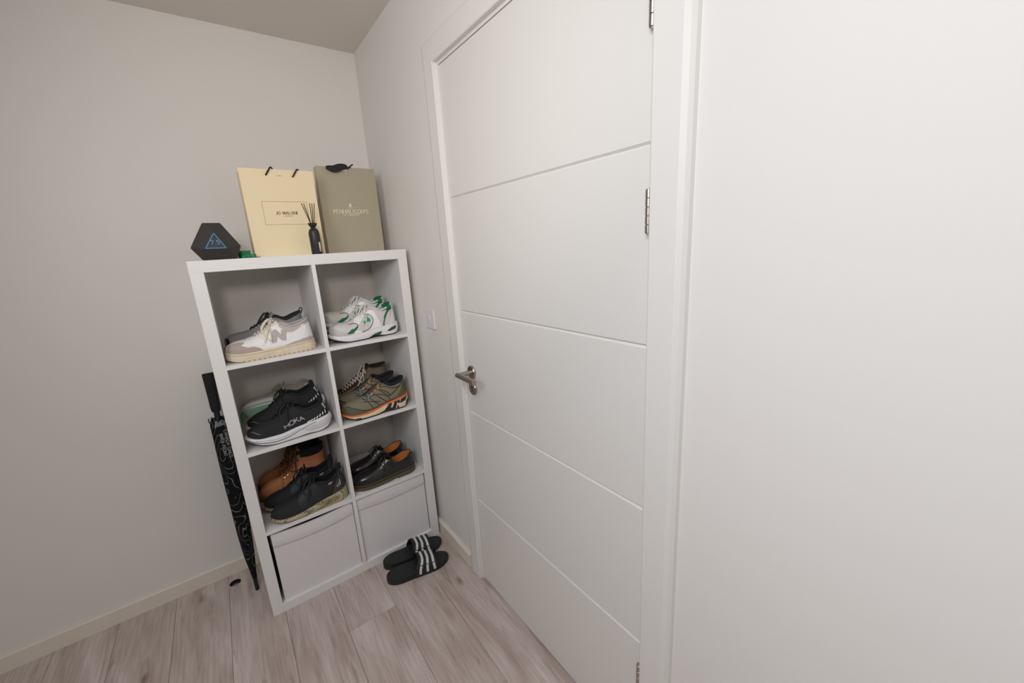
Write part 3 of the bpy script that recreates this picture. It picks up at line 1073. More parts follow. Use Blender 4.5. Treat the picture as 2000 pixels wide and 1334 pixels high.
def patch_mesh(mb, fn, poly, off=0.0009, step=0.045):
    """polygon in surface coordinates laid over a curved surface with a real edge"""
    pts = []
    k = len(poly)
    for i in range(k):
        a, b = poly[i], poly[(i + 1) % k]
        n = max(1, int(math.hypot(b[0] - a[0], b[1] - a[1]) / step))
        for j in range(n):
            pts.append(Vector((a[0] + (b[0] - a[0]) * j / n, a[1] + (b[1] - a[1]) * j / n)))
    nb = len(pts)
    x0, x1 = min(p.x for p in pts), max(p.x for p in pts)
    y0, y1 = min(p.y for p in pts), max(p.y for p in pts)
    gx = x0 + step * 0.5
    extra = []
    while gx < x1:
        gy = y0 + step * 0.5
        while gy < y1:
            q = Vector((gx, gy))
            inside = False
            for i in range(nb):
                a, b = pts[i], pts[(i + 1) % nb]
                if (a.y > q.y) != (b.y > q.y) and q.x < (b.x - a.x) * (q.y - a.y) / (b.y - a.y) + a.x:
                    inside = not inside
            if inside and min((q - p).length for p in pts) > step * 0.35:
                extra.append(q)
            gy += step
        gx += step
    vs2, es2, fs2, *_ = geometry.delaunay_2d_cdt(pts + extra, [(i, (i + 1) % nb) for i in range(nb)], [], 1, 1e-7)
    top = []
    for p in vs2:
        P_, n_ = fn(p.x, p.y)
        top.append(P_ + n_ * off)
    base = [fn(p.x, p.y) for p in pts]
    mb.add(top, [tuple(f) for f in fs2])
    rim_t = [P_ + n_ * off for P_, n_ in base]
    rim_b = [P_ - n_ * 0.0004 for P_, n_ in base]
    mb.grid([rim_t, rim_b], closed=True)
    return mb


WK = [(0, .93), (.12, .95), (.3, 1.0), (.45, .93), (.6, .81), (.8, .77), (1, .75)]


class Shoe:
    N = 34

    def __init__(self, name, label, cat, xtoe, y, z, L, W, zb, zf, top, ex, group=None, rz=0.0, wk=None, toe=.205, heel=.16, rx=0.0, ry=0.0, inset=0.965):
        self.L, self.W = L, W
        self.zb, self.zf = tabf(zb), tabf(zf)
        self.xT = tabf([(a, b) for a, b, c, d in top])
        self.oT = tabf([(a, c) for a, b, c, d in top])
        self.zT = tabf([(a, d) for a, b, c, d in top])
        self.ex = tabf(ex)
        self.wk = tabf(wk or WK)
        self.toe, self.heel, self.inset = toe, heel, inset
        r = math.radians(rz)
        self.root = empty(name, (xtoe + L / 2 * math.cos(r), y + L / 2 * math.sin(r), z), r)
        if rx or ry:
            self.root.rotation_euler = (math.radians(rx), math.radians(ry), r)
        tag(self.root, label, cat, group)

    def rnd(self, s):
        if s < self.toe:
            return math.sqrt(max(0.0, 1 - ((self.toe - s) / self.toe) ** 2))
        if s > 1 - self.heel:
            return math.sqrt(max(0.0, 1 - ((s - 1 + self.heel) / self.heel) ** 2))
        return 1.0

    def w(self, s):
        return self.W / 2 * self.wk(s) * self.rnd(s)

    def B(self, side, s):
        return Vector((self.L * (-0.5 + 0.012 + 0.976 * s), side * self.w(s) * self.inset, self.zf(s)))

    def T(self, side, s):
        rr = 1.0
        if s > 0.84:
            rr = math.sqrt(max(0.0, 1 - ((s - 0.84) / 0.16) ** 2))
        return Vector((self.L * (-0.5 + self.xT(s)), side * self.oT(s) * rr, self.zT(s)))

    def P(self, side, s, v):
        s = min(max(s, 0.0), 1.0)
        v = min(max(v, 0.0), 1.0)
        b, t = self.B(side, s), self.T(side, s)
        e = self.ex(s)
        c, q = math.cos(v * PI / 2) ** e if v < 1 else 0.0, math.sin(v * PI / 2) ** e
        return Vector((t.x + (b.x - t.x) * c, t.y + (b.y - t.y) * c, b.z + (t.z - b.z) * q))

    def PN(self, side, s, v):
        h = 0.006
        s0, s1 = max(0, s - h), min(1, s + h)
        v0, v1 = max(0, v - h), min(1, v + h)
        a = self.P(side, s1, v) - self.P(side, s0, v)
        b = self.P(side, s, v1) - self.P(side, s, v0)
        n = a.cross(b)
        if n.length < 1e-12:
            n = Vector((0, side, 0.3))
        n.normalize()
        p = self.P(side, s, v)
        if n.dot(Vector((p.x * 0.15 if 0.1 < s < .9 else p.x, side * 0.05, 0.03))) < 0:
            n = -n
        return p, n

    def fn(self, side):
        return lambda s, v: self.PN(side, s, v)

    def ss(self, s0=0.0, s1=1.0, n=None):
        n = n or self.N
        a0, a1 = math.acos(1 - 2 * s0), math.acos(1 - 2 * s1)
        return [0.5 - 0.5 * math.cos(a0 + (a1 - a0) * i / n) for i in range(n + 1)]

    def upper(self, material, name='upper', nv=11):
        S = self.ss()
        rows = []
        for j in range(nv + 1):
            v = j / nv
            rows.append([self.P(-1, s, v) for s in S] + [self.P(1, s, v) for s in S[-2:0:-1]])
        return MB().grid(rows, closed=True).build(name, material, self.root, smooth=True, angle=60)

    def lining(self, material, s0=0.55, depth=0.75, name='lining'):
        S = self.ss(s0, 1.0, 20)
        rows = []
        for j in range(8):
            v = 1 - depth * j / 7

            def inn(side, s):
                p = self.P(side, s, v)
                if j == 0:
                    return p
                k = min(1.0, max(0.0, (s - 0.85) / 0.15))
                return Vector((p.x - 0.0055 * k, p.y * 0.87, p.z))
            rows.append([inn(-1, s) for s in S] + [inn(1, s) for s in S[-2::-1]])
        m_ = MB().grid(rows)
        # insole
        m_.grid([[Vector((p.x, p.y, p.z)) for p in (rows[-1][i], rows[-1][len(rows[-1]) - 1 - i])] for i in range(len(S))])
        return m_.build(name, material, self.root, smooth=True, angle=60)

    def rim(self, r, s0, material, name='collar', dz=0.0, flat=1.0, inward=0.0):
        S = self.ss(s0, 1.0, 18)
        pts = [self.P(-1, s, 1.0) for s in S] + [self.P(1, s, 1.0) for s in S[-2::-1]]
        pts = [Vector((p.x - inward * (1 if p.x > self.L * .4 else 0), p.y * (1 - inward * 12), p.z + dz)) for p in pts]
        return MB().tube(pts, r, 8, flat).build(name, material, self.root, smooth=True, angle=80)

    def onorm(self, side, s):
        h = 0.004
        a, b = max(0, s - h), min(1, s + h)
        if s < 0.002:
            return Vector((-1, 0, 0))
        if s > 0.998:
            return Vector((1, 0, 0))
        dw = (self.w(b) - self.w(a)) / ((b - a) * self.L)
        return Vector((-dw, side, 0)).normalized()

    def sp(self, side, s, v, z0, z1, out):
        base = Vector((self.L * (s - 0.5), side * self.w(s), 0))
        d = out(v)
        p = base + self.onorm(side, s) * d
        p.z = z0(s) + (z1(s) - z0(s)) * v
        return p

    def band(self, name, material, z0, z1, out=None, s0=0.0, s1=1.0, nv=5, parent=None):
        out = out or (lambda v: 0.0)
        S = self.ss(s0, s1, self.N if s1 - s0 > .7 else 16)
        rows = []
        for j in range(nv + 1):
            v = j / nv
            if s0 == 0.0 and s1 == 1.0:
                rows.append([self.sp(-1, s, v, z0, z1, out) for s in S] + [self.sp(1, s, v, z0, z1, out) for s in S[-2:0:-1]])
            else:
                rows.append([self.sp(-1, s, v, z0, z1, out) for s in S] + [self.sp(1, s, v, z0, z1, out) for s in S[::-1]])
        m_ = MB().grid(rows, closed=True)
        k = len(rows[0])
        n = len(S)
        for row0 in (0, nv * k):
            for i in range(n - 1):
                a, b = row0 + i, row0 + i + 1
                c, d = row0 + (k - i - 1) % k if s0 or s1 < 1 else row0 + (k - i - 1) % k, 0
                if s0 == 0.0 and s1 == 1.0:
                    c = row0 + (k - i - 1) % k if i < n - 2 else row0 + n - 1
                    d = row0 + (k - i) % k
                    if i == n - 2:
                        c = row0 + n - 1
                    m_.f.append(tuple(dict.fromkeys((a, b, c, d))))
                else:
                    m_.f.append((a, b, row0 + k - 2 - i, row0 + k - 1 - i))
        return m_.build(name, material, parent or self.root, smooth=True, angle=50)

    def sfn(self, side, z0, z1, out):
        def f(s, v):
            return self.sp(side, s, v, z0, z1, out), self.onorm(side, s)
        return f

    def patch(self, name, material, poly, sides=(-1, 1), off=0.0009, parent=None, step=0.05):
        for sd in sides:
            o_ = patch_mesh(MB(), self.fn(sd), poly, off, step).build(name, material, parent or self.root, smooth=True, angle=40)
        return o_

    def line(self, m_, pts, width, side=-1, off=0.0008, thick=0.0008, n=5, fn=None):
        fn = fn or self.fn(side)
        c = crom([Vector((a, b, 0)) for a, b in pts], n)
        PN = [fn(q.x, q.y) for q in c]
        m_.ribbon([p + n_ * off for p, n_ in PN], [n_ for p, n_ in PN], width, thick)
        return m_

    def tongue(self, material, s0, s1, tip, wd=0.02, name='tongue', lift=0.002, thick=0.004):
        pts = []
        for i in range(8):
            s = s0 + (s1 - s0) * i / 7
            t = self.T(-1, s)
            pts.append((t.x, t.z + lift - 0.004 * (1 - i / 7), wd * (0.75 + 0.25 * i / 7)))
        bx_, bz_, _ = pts[-1]
        for dx, dz, k in tip:
            pts.append((bx_ + dx, bz_ + dz, wd * k))
        rows = []
        for i, (x, z, w_) in enumerate(pts):
            a = pts[max(0, i - 1)]
            b = pts[min(len(pts) - 1, i + 1)]
            t = Vector((b[0] - a[0], 0, b[1] - a[1])).normalized()
            n = Vector((-t.z, 0, t.x))
            row = []
            for k in range(7):
                u = -1 + 2 * k / 6
                row.append(Vector((x, u * w_, z)) - n * (0.25 * w_ * u * u))
            row2 = [p - n * thick for p in row[::-1]]
            rows.append(row + row2)
        m_ = MB().grid(rows, closed=True)
        k = len(rows[0])
        m_.f.append(tuple(range(k)))
        m_.f.append(tuple(range(len(m_.v) - k, len(m_.v))))
        return m_.build(name, material, self.root, smooth=True, angle=60)

    def laces(self, material, s0, s1, n, r=0.0022, v=0.86, lift=0.0045, bow=0.03, flat=0.6, name='laces', ends=0.03, cross=True, hang=0.6, seed=1):
        m_ = MB()
        rr = random.Random(seed)
        ds = (s1 - s0) / max(1, n - 1)
        for i in range(n):
            s = s0 + ds * i
            for a, b in (((-1, 1), (1, -1)) if cross else ((-1, 1),)):
                s2 = s + (ds * 0.85 if cross and i < n - 1 else 0)
                p0, n0 = self.PN(a, s, v)
                p4, n4 = self.PN(b, s2, v)
                e0, f0 = self.PN(a, s + (s2 - s) * .3, 0.985)
                e4, f4 = self.PN(b, s + (s2 - s) * .7, 0.985)
                mid = (e0 + e4) / 2 + Vector((-0.001, 0, lift + 0.0012 * (a > 0)))
                m_.tube(crom([p0 - n0 * 0.001, p0 + n0 * 0.002, e0 + Vector((0, 0, lift * .6)), mid, e4 + Vector((0, 0, lift * .6)), p4 + n4 * 0.002, p4 - n4 * 0.001], 3), r, 6, flat)
        if bow:
            c = self.T(-1, s1 + 0.01)
            c = Vector((c.x, 0, c.z + lift + 0.003))
            m_.tube(crom([c + Vector((-.004, -.004, 0)), c + Vector((.004, -.003, .002)), c + Vector((.004, .004, .001)), c + Vector((-.004, .004, .002))], 4, True), r * 1.25, 6, 1, closed=True)
            for sd in (-1, 1):
                p1, n1 = self.PN(sd, s1 - .02, 0.9)
                p2, n2 = self.PN(sd, s1 - .07, hang)
                p3, n3 = self.PN(sd, s1 - .13, 0.82)
                q = 0.006
                m_.tube(crom([c, c + Vector((0, sd * .012, .010)), p1 + n1 * (q + .004), p2 + n2 * q, p3 + n3 * (q + .002), c + Vector((-.014, sd * .010, .007)), c], 5), r, 6, flat)
                e1, k1 = self.PN(sd, s1 - .04, .8)
                e2, k2 = self.PN(sd, s1 - .04 - ends, .5)
                e3, k3 = self.PN(sd, s1 - .03 - ends * 1.6, .30)
                m_.tube(crom([c, c + Vector((-.003, sd * .014, .004)), e1 + k1 * .006, e2 + k2 * .005, e3 + k3 * .004], 5), r, 6, flat)
        return m_.build(name, material, self.root, smooth=True, angle=80)

    def text(self, m_, txt, s, v, h, stroke, ang=0.0, side=-1, off=0.0012, squash=1.0, gap=.2, italic=0.0):
        vs = (self.P(side, s, min(.95, v + .1)) - self.P(side, s, v)).length / 0.1
        ca, sa = math.cos(math.radians(ang)), math.sin(math.radians(ang))

        def f(x, y):
            x = x + italic * y
            X, Y = x * ca - y * sa, x * sa + y * ca
            p, n = self.PN(side, s + X / self.L, v + Y / vs)
            return p + n * off, n
        lettering(m_, txt, h, stroke, f, gap=gap, squash=squash)
        return m_


def con(v):
    return lambda s: v


def bulge(a, c=0.0):
    return lambda v: a * math.sin(PI * v) + c


SNEAK = [(0, .035, 0, .058), (.12, .11, 0, .069), (.28, .27, 0, .076), (.36, .35, .006, .085), (.48, .46, .009, .104), (.60, .565, .014, .122),
         (.68, .64, .026, .116), (.78, .75, .032, .101), (.88, .855, .031, .104), (1, .955, 0.022, .116)]


def sneak(dz=0.0, hz=0.0, az=0.0, toez=0.0, sh=0.0):
    out = []
    for s, x, o, z in SNEAK:
        zz_ = z + dz + (hz if s >= .88 else 0) + (az if .64 < s < .85 else 0) + (toez if s < .2 else 0)
        out.append((s, x + (sh if s > .3 else 0), o, zz_))
    return out


EXS = [(0, .62), (.2, .80), (.4, 1.15), (.6, 1.4), (.75, 1.5), (1, 1.45)]

# ---- material palette for footwear
fw = lambda n, c, r=.65, b=.06, s=500, **k: mat('shoe_' + n, c, r, bump=b, bscale=s, **k)
CREAMW = fw('offwhite_leather', (236, 228, 220), .5)
COOLW = fw('white_leather', (238, 236, 236), .5)
TAUPE = fw('taupe_suede', (176, 162, 152), .85)
LGREY = fw('grey_suede', (184, 177, 175), .85)
GUM = fw('aged_rubber', (222, 207, 182), .6, vary=.08, vscale=40)
GUMD = fw('gum_tread', (176, 152, 118), .7)
LACEC = fw('cream_lace', (226, 214, 196), .8)
GREYK = fw('grey_knit', (138, 136, 136), .9, b=.25, s=700)
GREYL = fw('light_grey_mesh', (170, 168, 170), .85)
BLK = fw('black_mesh', (36, 35, 37), .85, b=.3, s=900)
BLKL = fw('black_textile', (22, 22, 24), .8)
DKLIN = fw('dark_lining', (40, 36, 36), .9)
WFOAM = fw('white_foam', (232, 228, 230), .6, b=.03)
MESHW = fw('silver_mesh', (214, 210, 206), .7, b=.35, s=1100)
SILV = fw('silver_foil', (196, 196, 196), .32)
GREEN = fw('racing_green', (10, 104, 66), .5)
GREENB = fw('bright_green', (30, 160, 110), .5)
OUTB = fw('black_outsole', (34, 32, 32), .7)
KHAKI = fw('khaki_ripstop', (126, 119, 98), .75, b=.2, s=900)
KHAKID = fw('dark_khaki', (92, 92, 70), .7)
ORANGE = fw('orange_rubber', (236, 112, 52), .5)
CREAMR = fw('cream_rubber', (232, 214, 176), .6)
BROWN = fw('brown_canvas', (122, 106, 86), .85, b=.25, s=700)
DBROWN = fw('dark_brown_suede', (62, 48, 38), .85)
TAN = fw('wheat_nubuck', (218, 144, 94), .85, b=.15, s=500, vary=.1, vscale=18)
TAND = fw('tan_sole', (150, 110, 72), .75)
BOOTLACE = fw('rope_lace', (112, 78, 48), .85)
LEATH = mat('shoe_polished_leather', (20, 20, 22), .26, bump=.05, bscale=160, coat=.35)
TANLIN = fw('tan_leather_lining', (206, 128, 62), .6)
WELT = fw('smoky_sole', (88, 76, 58), .45)
YSTITCH = fw('yellow_stitch', (196, 178, 96), .7)
MINT = fw('mint_rubber', (206, 250, 222), .55)
LATT = lattice_mat()

# ---------------------------------------------------------------- 1 white court trainer
zb = [(0, .012), (.12, .004), (.25, 0.0005), (1, 0.0005)]
zf = [(0, .038), (.2, .033), (.5, .035), (.8, .040), (1, .044)]
S1 = Shoe('trainer', 'chunky off-white leather trainer with a grey N on the side, on the top shelf', 'shoe', -0.7455, -0.352, ROW[0], .302, .106, zb, zf, sneak(.004, .006, .003), EXS, rz=-2.5)
so = S1.band('sole', GUM, S1.zb, S1.zf, bulge(.002, .001))
m = MB()
o_ = bulge(.002, .001)
for sd in (-1, 1):
    S1.line(m, [(.01, .80), (.15, .82), (.4, .83), (.7, .85), (.99, .86)], .0022, sd, .0004, .0012, 6, S1.sfn(sd, S1.zb, S1.zf, o_))
m.build('sole_ridge', fw('ridge', (206, 180, 140)), so)
m = MB()
for i in range(15):
    s = .16 + i * .055
    patch_mesh(m, S1.sfn(-1, S1.zb, S1.zf, o_), [(s, .04), (s + .028, .04), (s + .030, .15), (s + .004, .15)], .0006)
m.build('tread_lugs', GUMD, so)
S1.upper(CREAMW)
S1.lining(fw('cream_lining', (214, 206, 196)), .58)
S1.rim(.0052, .66, LGREY)
S1.patch('toe_guard', TAUPE, [(0.0, 0.0), (.10, 0.0), (.24, 0.0), (.40, 0.0), (.36, .16), (.30, .26), (.24, .24), (.17, .42), (.22, .60), (.16, .72), (.06, .78), (0.0, .72)], off=.0011)
S1.patch('vamp_panel', COOLW, [(.19, .36), (.23, .31), (.27, .335), (.31, .27), (.36, .26), (.40, .20), (.43, .30), (.40, .50), (.37, .74), (.32, .84), (.25, .80), (.22, .62)], off=.0016, step=.03)
S1.patch('side_panel', COOLW, [(.40, .05), (.62, .05), (.80, .06), (.90, .30), (.94, .62), (.86, .62), (.78, .48), (.70, .40), (.62, .62), (.56, .80), (.50, .50), (.44, .30)], off=.0012)
S1.patch('heel_panel', COOLW, [(.86, .10), (1.0, .10), (1.0, .66), (.95, .70), (.90, .40)], off=.0020)
S1.patch('heel_tab', LGREY, [(.93, .70), (1.0, .68), (1.0, .98), (.94, .98), (.90, .84)], off=.0022)
S1.patch('collar_panel', fw('grey_mesh_b', (188, 178, 172)), [(.70, .50), (.78, .56), (.86, .66), (.90, .80), (.84, .86), (.74, .80), (.66, .84), (.64, .72)], off=.0014)
S1.patch('heel_foxing', LGREY, [(.64, .02), (.80, .04), (1.0, .03), (1.0, .20), (.88, .20), (.76, .15)], off=.0026)
S1.patch('logo', LGREY, [(.505, .22), (.56, .22), (.585, .38), (.625, .24), (.675, .24), (.705, .58), (.655, .58), (.635, .42), (.595, .60), (.545, .60)], sides=(-1,), off=.0030)
m = MB()
S1.line(m, [(.485, .18), (.535, .64), (.60, .66), (.64, .50)], .0022, -1, .0026, .0008, 4)
m.build('logo_outline', fw('white_edge', (244, 242, 240), .5), S1.root)
S1.tongue(CREAMW, .33, .60, [(.006, .004, 1.1), (.012, .006, 1.0)], .021)
S1.laces(LACEC, .34, .575, 7, .0032, v=.78, ends=.07, hang=.30, seed=3)

# ---------------------------------------------------------------- 2 grey knit runner behind it
zb = [(0, .016), (.12, .006), (.28, .0005), (1, .0005)]
zf = [(0, .034), (.2, .026), (.5, .030), (.8, .034), (1, .040)]
S2 = Shoe('trainer', 'dark grey knitted running shoe with black laces and a heel loop, behind the off-white trainer', 'shoe', -0.744, -0.205, ROW[0], .302, .102, zb, zf, sneak(.012, .012, .004, 0), EXS)
S2.band('sole', OUTB, S2.zb, S2.zf, bulge(.002, .001))
S2.upper(GREYK)
S2.lining(DKLIN, .56)
S2.rim(.0045, .64, DKLIN)
S2.patch('toe_cap', BLKL, [(0, 0), (.05, 0), (.05, .5), (.02, .7), (0, .7)], off=.001)
S2.patch('side_panel', GREYL, [(.55, .2), (.78, .2), (.98, .25), (.98, .6), (.85, .55), (.70, .62), (.58, .6)], off=.0012)
m = MB()
for k in range(4):
    S2.line(m, [(.78 + .05 * k, .55 + .1 * k), (.82 + .045 * k, .38 + .06 * k), (.90 + .025 * k, .34 + .06 * k)], .004, -1, .0016)
m.build('heel_ribs', GREYK, S2.root)
S2.tongue(GREYK, .32, .60, [(.004, .008, 1.1), (.010, .016, 1.1)], .021)
S2.laces(fw('black_lace', (30, 28, 30)), .33, .585, 7, .0026, bow=.03, ends=.02, hang=.7, seed=5)
t = S2.T(-1, 1.0)
MB().tube(crom([t + Vector((-.004, 0, -.006)), t + Vector((.000, 0, .010)), t + Vector((.008, 0, .014)), t + Vector((.010, 0, .006)), t + Vector((.003, 0, -.012))], 5), .0022, 8, 1.0).build('heel_loop', DKLIN, S2.root, smooth=True)


# ---------------------------------------------------------------- 3 white and green running shoes
def retro_runner(label, xt, y, z, rz, ry=0.0, rx=0.0):
    zb = [(0, .020), (.10, .010), (.25, .0006), (.48, .0006), (.60, .009), (.70, .004), (.76, .0006), (.9, .0006), (1, .010)]
    zf = [(0, .042), (.12, .032), (.3, .030), (.5, .036), (.75, .046), (1, .056)]
    S = Shoe('trainer', label, 'shoe', xt, y, z, .298, .102, zb, zf, sneak(.008, .016, .008, .004), EXS, group='pair of white and green trainers', rz=rz, ry=ry, rx=rx)
    z1 = lambda s: S.zb(s) + .005
    so = S.band('outsole', OUTB, S.zb, z1, lambda v: -.001)
    so2 = S.band('midsole', WFOAM, z1, S.zf, bulge(.003, .0015))
    o_ = bulge(.003, .0015)
    for sd in (-1,):
        f = S.sfn(sd, z1, S.zf, o_)
        m = MB()
        patch_mesh(m, f, [(.55, .02), (.68, .02), (.715, .40), (.69, .46), (.63, .30)], .0012)
        m.build('shank', GREEN, so2)
        m = MB()
        patch_mesh(m, f, [(.79, .40), (.83, .30), (.92, .42), (.945, .60), (.92, .70), (.86, .64)], .0008)
        m.build('heel_insert', fw('deep_green', (28, 74, 58)), so2)
    S.upper(MESHW)
    S.lining(fw('pale_grey_lining', (196, 198, 202)), .56)
    S.rim(.0135, .87, GREEN, 'heel_collar', dz=-.007, inward=.012)
    S.rim(.0048, .66, fw('pale_collar', (206, 206, 208)))
    S.patch('toe_guard', SILV, [(0, 0), (.10, 0), (.26, 0), (.22, .12), (.12, .20), (.06, .48), (0, .50)], off=.0012)
    S.patch('side_panel', COOLW, [(.30, .02), (.40, .02), (.74, .02), (.72, .22), (.68, .62), (.62, .86), (.38, .86), (.34, .60), (.40, .40), (.50, .62), (.58, .60), (.61, .40), (.56, .16), (.44, .06), (.34, .20)], off=.0013)
    S.patch('heel_panel', COOLW, [(.88, .02), (1, .02), (1, .96), (.93, .92), (.95, .50), (.88, .16)], off=.0022)
    S.patch('green_toe_flash', GREEN, [(.20, .05), (.28, .07), (.37, .30), (.385, .40), (.33, .30), (.28, .28)], off=.0016)
    S.patch('heel_lining', GREEN, [(.74, .86), (.80, .80), (.90, .70), (.95, .80), (.95, 1.0), (.84, 1.0), (.76, 1.0)], off=.0024)
    for sd in (-1, 1):
        for pts, wd in (([(.76, .02), (.78, .28), (.84, .56), (.93, .78)], .0046), ([(.79, .42), (.84, .62), (.915, .82)], .0040)):
            S.line(MB(), pts, wd, sd, .0024).build('green_stripe', GREEN, S.root)
        for pts, wd in (([(.42, .05), (.54, .12), (.62, .36), (.60, .56), (.52, .66)], .0024), ([(.26, .60), (.34, .56), (.38, .40), (.33, .20)], .0018)):
            S.line(MB(), pts, wd, sd, .0024).build('piping', DKLIN, S.root)
    S.patch('logo', GREENB, [(.455, .40), (.49, .34), (.51, .42), (.49, .50), (.46, .48)], sides=(-1,), off=.0026)
    S.patch('logo', GREENB, [(.525, .38), (.575, .34), (.585, .42), (.545, .58), (.53, .56)], sides=(-1,), off=.0026)
    S.tongue(MESHW, .30, .60, [(.006, .006, 1.15), (.012, .012, 1.15)], .024)
    S.laces(fw('white_lace', (226, 220, 214)), .34, .59, 7, .0024, ends=.07, hang=.42, seed=4)
    return S


retro_runner('white and silver trainer with green heel collar, the nearer of its pair', -0.382, -0.345, ROW[0], 1.0)
retro_runner('white and silver trainer behind its green-trimmed twin, raised on a flat grey shoe', -0.393, -0.232, ROW[0] + .0315, 0.0, ry=5.0)
zb = [(0, .008), (.2, .0005), (1, .0005)]
zf = [(0, .016), (.3, .012), (1, .014)]
SG = Shoe('flat_shoe', 'flat dark grey shoe squashed underneath the farther white and silver trainer', 'shoe', -0.394, -0.232, ROW[0], .285, .092, zb, zf,
          [(0, .05, 0, .024), (.15, .14, 0, .030), (.3, .28, .004, .026), (.5, .48, .016, .018), (.8, .78, .026, .0165), (1, .96, .02, .0165)], EXS)
SG.band('sole', OUTB, SG.zb, SG.zf, bulge(.001, .001))
SG.upper(fw('mid_grey_canvas', (120, 116, 112), .9))
SG.lining(DKLIN, .4)


# ---------------------------------------------------------------- 4 black maximal running shoes
def maximal(label, xt, y, z, rz, ry=0.0, tz=0.0):
    zb = [(0, .034), (.08, .020), (.2, .006), (.34, .0006), (.55, .0010), (.70, .004), (.82, .0012), (.92, .008), (1, .026)]
    zf = [(0, .048), (.15, .038), (.35, .038), (.55, .046), (.8, .056), (.93, .062), (1, .060)]
    S = Shoe('running_shoe', label, 'shoe', xt, y, z, .306, .104, zb, zf,
             [(0, .045, 0, .068), (.13, .12, 0, .079), (.28, .26, 0, .089), (.36, .34, .006, .097), (.48, .45, .009, .116), (.58, .545, .014, .132), (.66, .62, .026, .124), (.78, .73, .031, .108), (.88, .83, .030, .113), (1, .915, .020, .128)],
             EXS, group='pair of black and white running shoes', rz=rz, ry=ry)
    z1 = lambda s: S.zb(s) + .004
    S.band('outsole', OUTB, S.zb, z1, lambda v: -.002)
    o_ = lambda v: .0035 * math.sin(PI * v) + .003
    ms = S.band('midsole', WFOAM, z1, S.zf, o_, nv=8)
    m = MB()
    for sd in (-1, 1):
        f = S.sfn(sd, z1, S.zf, o_)
        S.line(m, [(.04, .52), (.18, .36), (.34, .34), (.50, .48), (.64, .72), (.80, .86)], .0020, sd, .0002, .0006, 6, f)
        for k in range(4):
            S.line(m, [(.62 + .03 * k, .58 - .13 * k), (.76, .66 - .13 * k), (.90, .76 - .15 * k), (.985, .78 - .16 * k)], .0009, sd, .0001, .0004, 5, f)
        S.line(m, [(.10, .74), (.30, .62), (.48, .66), (.60, .80)], .0009, sd, .0001, .0004, 5, f)
    m.build('midsole_grooves', fw('groove_dark', (58, 54, 58)), ms)
    S.upper(BLK)
    S.lining(BLKL, .55)
    S.rim(.0052, .64, BLKL)
    S.patch('heel_counter', BLKL, [(.70, .02), (.98, .02), (.985, .30), (.90, .22), (.80, .14)], off=.0012)
    m = MB()
    for k in range(7):
        S.line(m, [(.70 + .042 * k, .04 + .022 * k), (.742 + .036 * k, .13 + .035 * k)], .0042, -1, .0016, .0006, 4)
    for k in range(3):
        S.line(m, [(.965 - .004 * k, .40 + .10 * k), (.985, .44 + .10 * k)], .004, -1, .0014, .0006, 3)
    m.build('heel_stripes', COOLW, S.root)
    m = MB()
    S.text(m, 'HOKA', .56, .21, .0175, .0032, ang=9, squash=1.3, gap=.18)
    m.build('logo_lettering', fw('logo_silver', (168, 164, 166), .4), S.root)
    m = MB()
    for k in range(3):
        S.line(m, [(.05 + .02 * k, .50 - .06 * k), (.09 + .02 * k, .44 - .12 * k), (.12 + .02 * k, .22)], .0010, -1, .0004)
    m.build('toe_print', GREYK, S.root)
    S.tongue(BLKL, .30, .58, [(.004, .005, 1.1), (.010, .010, 1.1)], .021)
    S.laces(fw('black_lace_b', (26, 25, 27)), .34, .565, 6, .0026, ends=.04, hang=.4, seed=8)
    m = MB()
    t = S.T(-1, 1.0)
    m.tube(crom([t + Vector((-.006, -.004, -.004)), t + Vector((-.002, 0, .012)), t + Vector((.004, 0, .010)), t + Vector((.004, 0, -.014))], 5), .0048, 8, .6)
    m.build('heel_tab', BLKL, S.root, smooth=True)
    return S


maximal('black mesh running shoe with a thick white sole, the nearer of its pair', -0.742, -0.352, ROW[1], -2.0)
maximal('black mesh running shoe with its heel raised, just behind its twin', -0.7275, -0.238, ROW[1] + .022, 0.0, ry=-8.5)

# ---------------------------------------------------------------- 5 white shoe tipped on its side, mint sole showing
zb = [(0, .016), (.15, .003), (.3, .0006), (1, .0006)]
zf = [(0, .036), (.2, .028), (.5, .030), (.8, .034), (1, .040)]
S5 = Shoe('trainer', 'white trainer tipped on its side with a pale mint sole, behind the black running shoes', 'shoe', -0.7385, -0.124, ROW[1] + .0545, .302, .102, zb, zf, sneak(.004, .008), EXS, rx=-62)
S5.band('outsole', MINT, S5.zb, lambda s: S5.zb(s) + .007, lambda v: -.011)
S5.band('midsole', COOLW, lambda s: S5.zb(s) + .006, S5.zf, bulge(.003, .002))
S5.upper(fw('grey_cream_mesh', (190, 182, 170), .85))
S5.lining(GREYL, .56)
S5.rim(.005, .66, fw('pale_lilac', (190, 184, 194)))
S5.patch('heel_panel', COOLW, [(.84, .05), (1, .05), (1, .6), (.9, .55)], off=.0015)
S5.tongue(GREYL, .32, .60, [(.006, .012, 1.0), (.008, .024, .95)], .02)
S5.laces(fw('mint_lace', (196, 206, 194)), .35, .585, 6, .0024, ends=.03)
m = MB()
m.tube(crom([(-.150, -.010, .020), (-.156, -.004, .012), (-.158, .006, .006), (-.154, .016, .000), (-.160, .026, -.004)], 5), .004, 8, .6)
m.build('toe_tip', fw('vivid_green', (30, 170, 60), .4), S5.root, smooth=True)


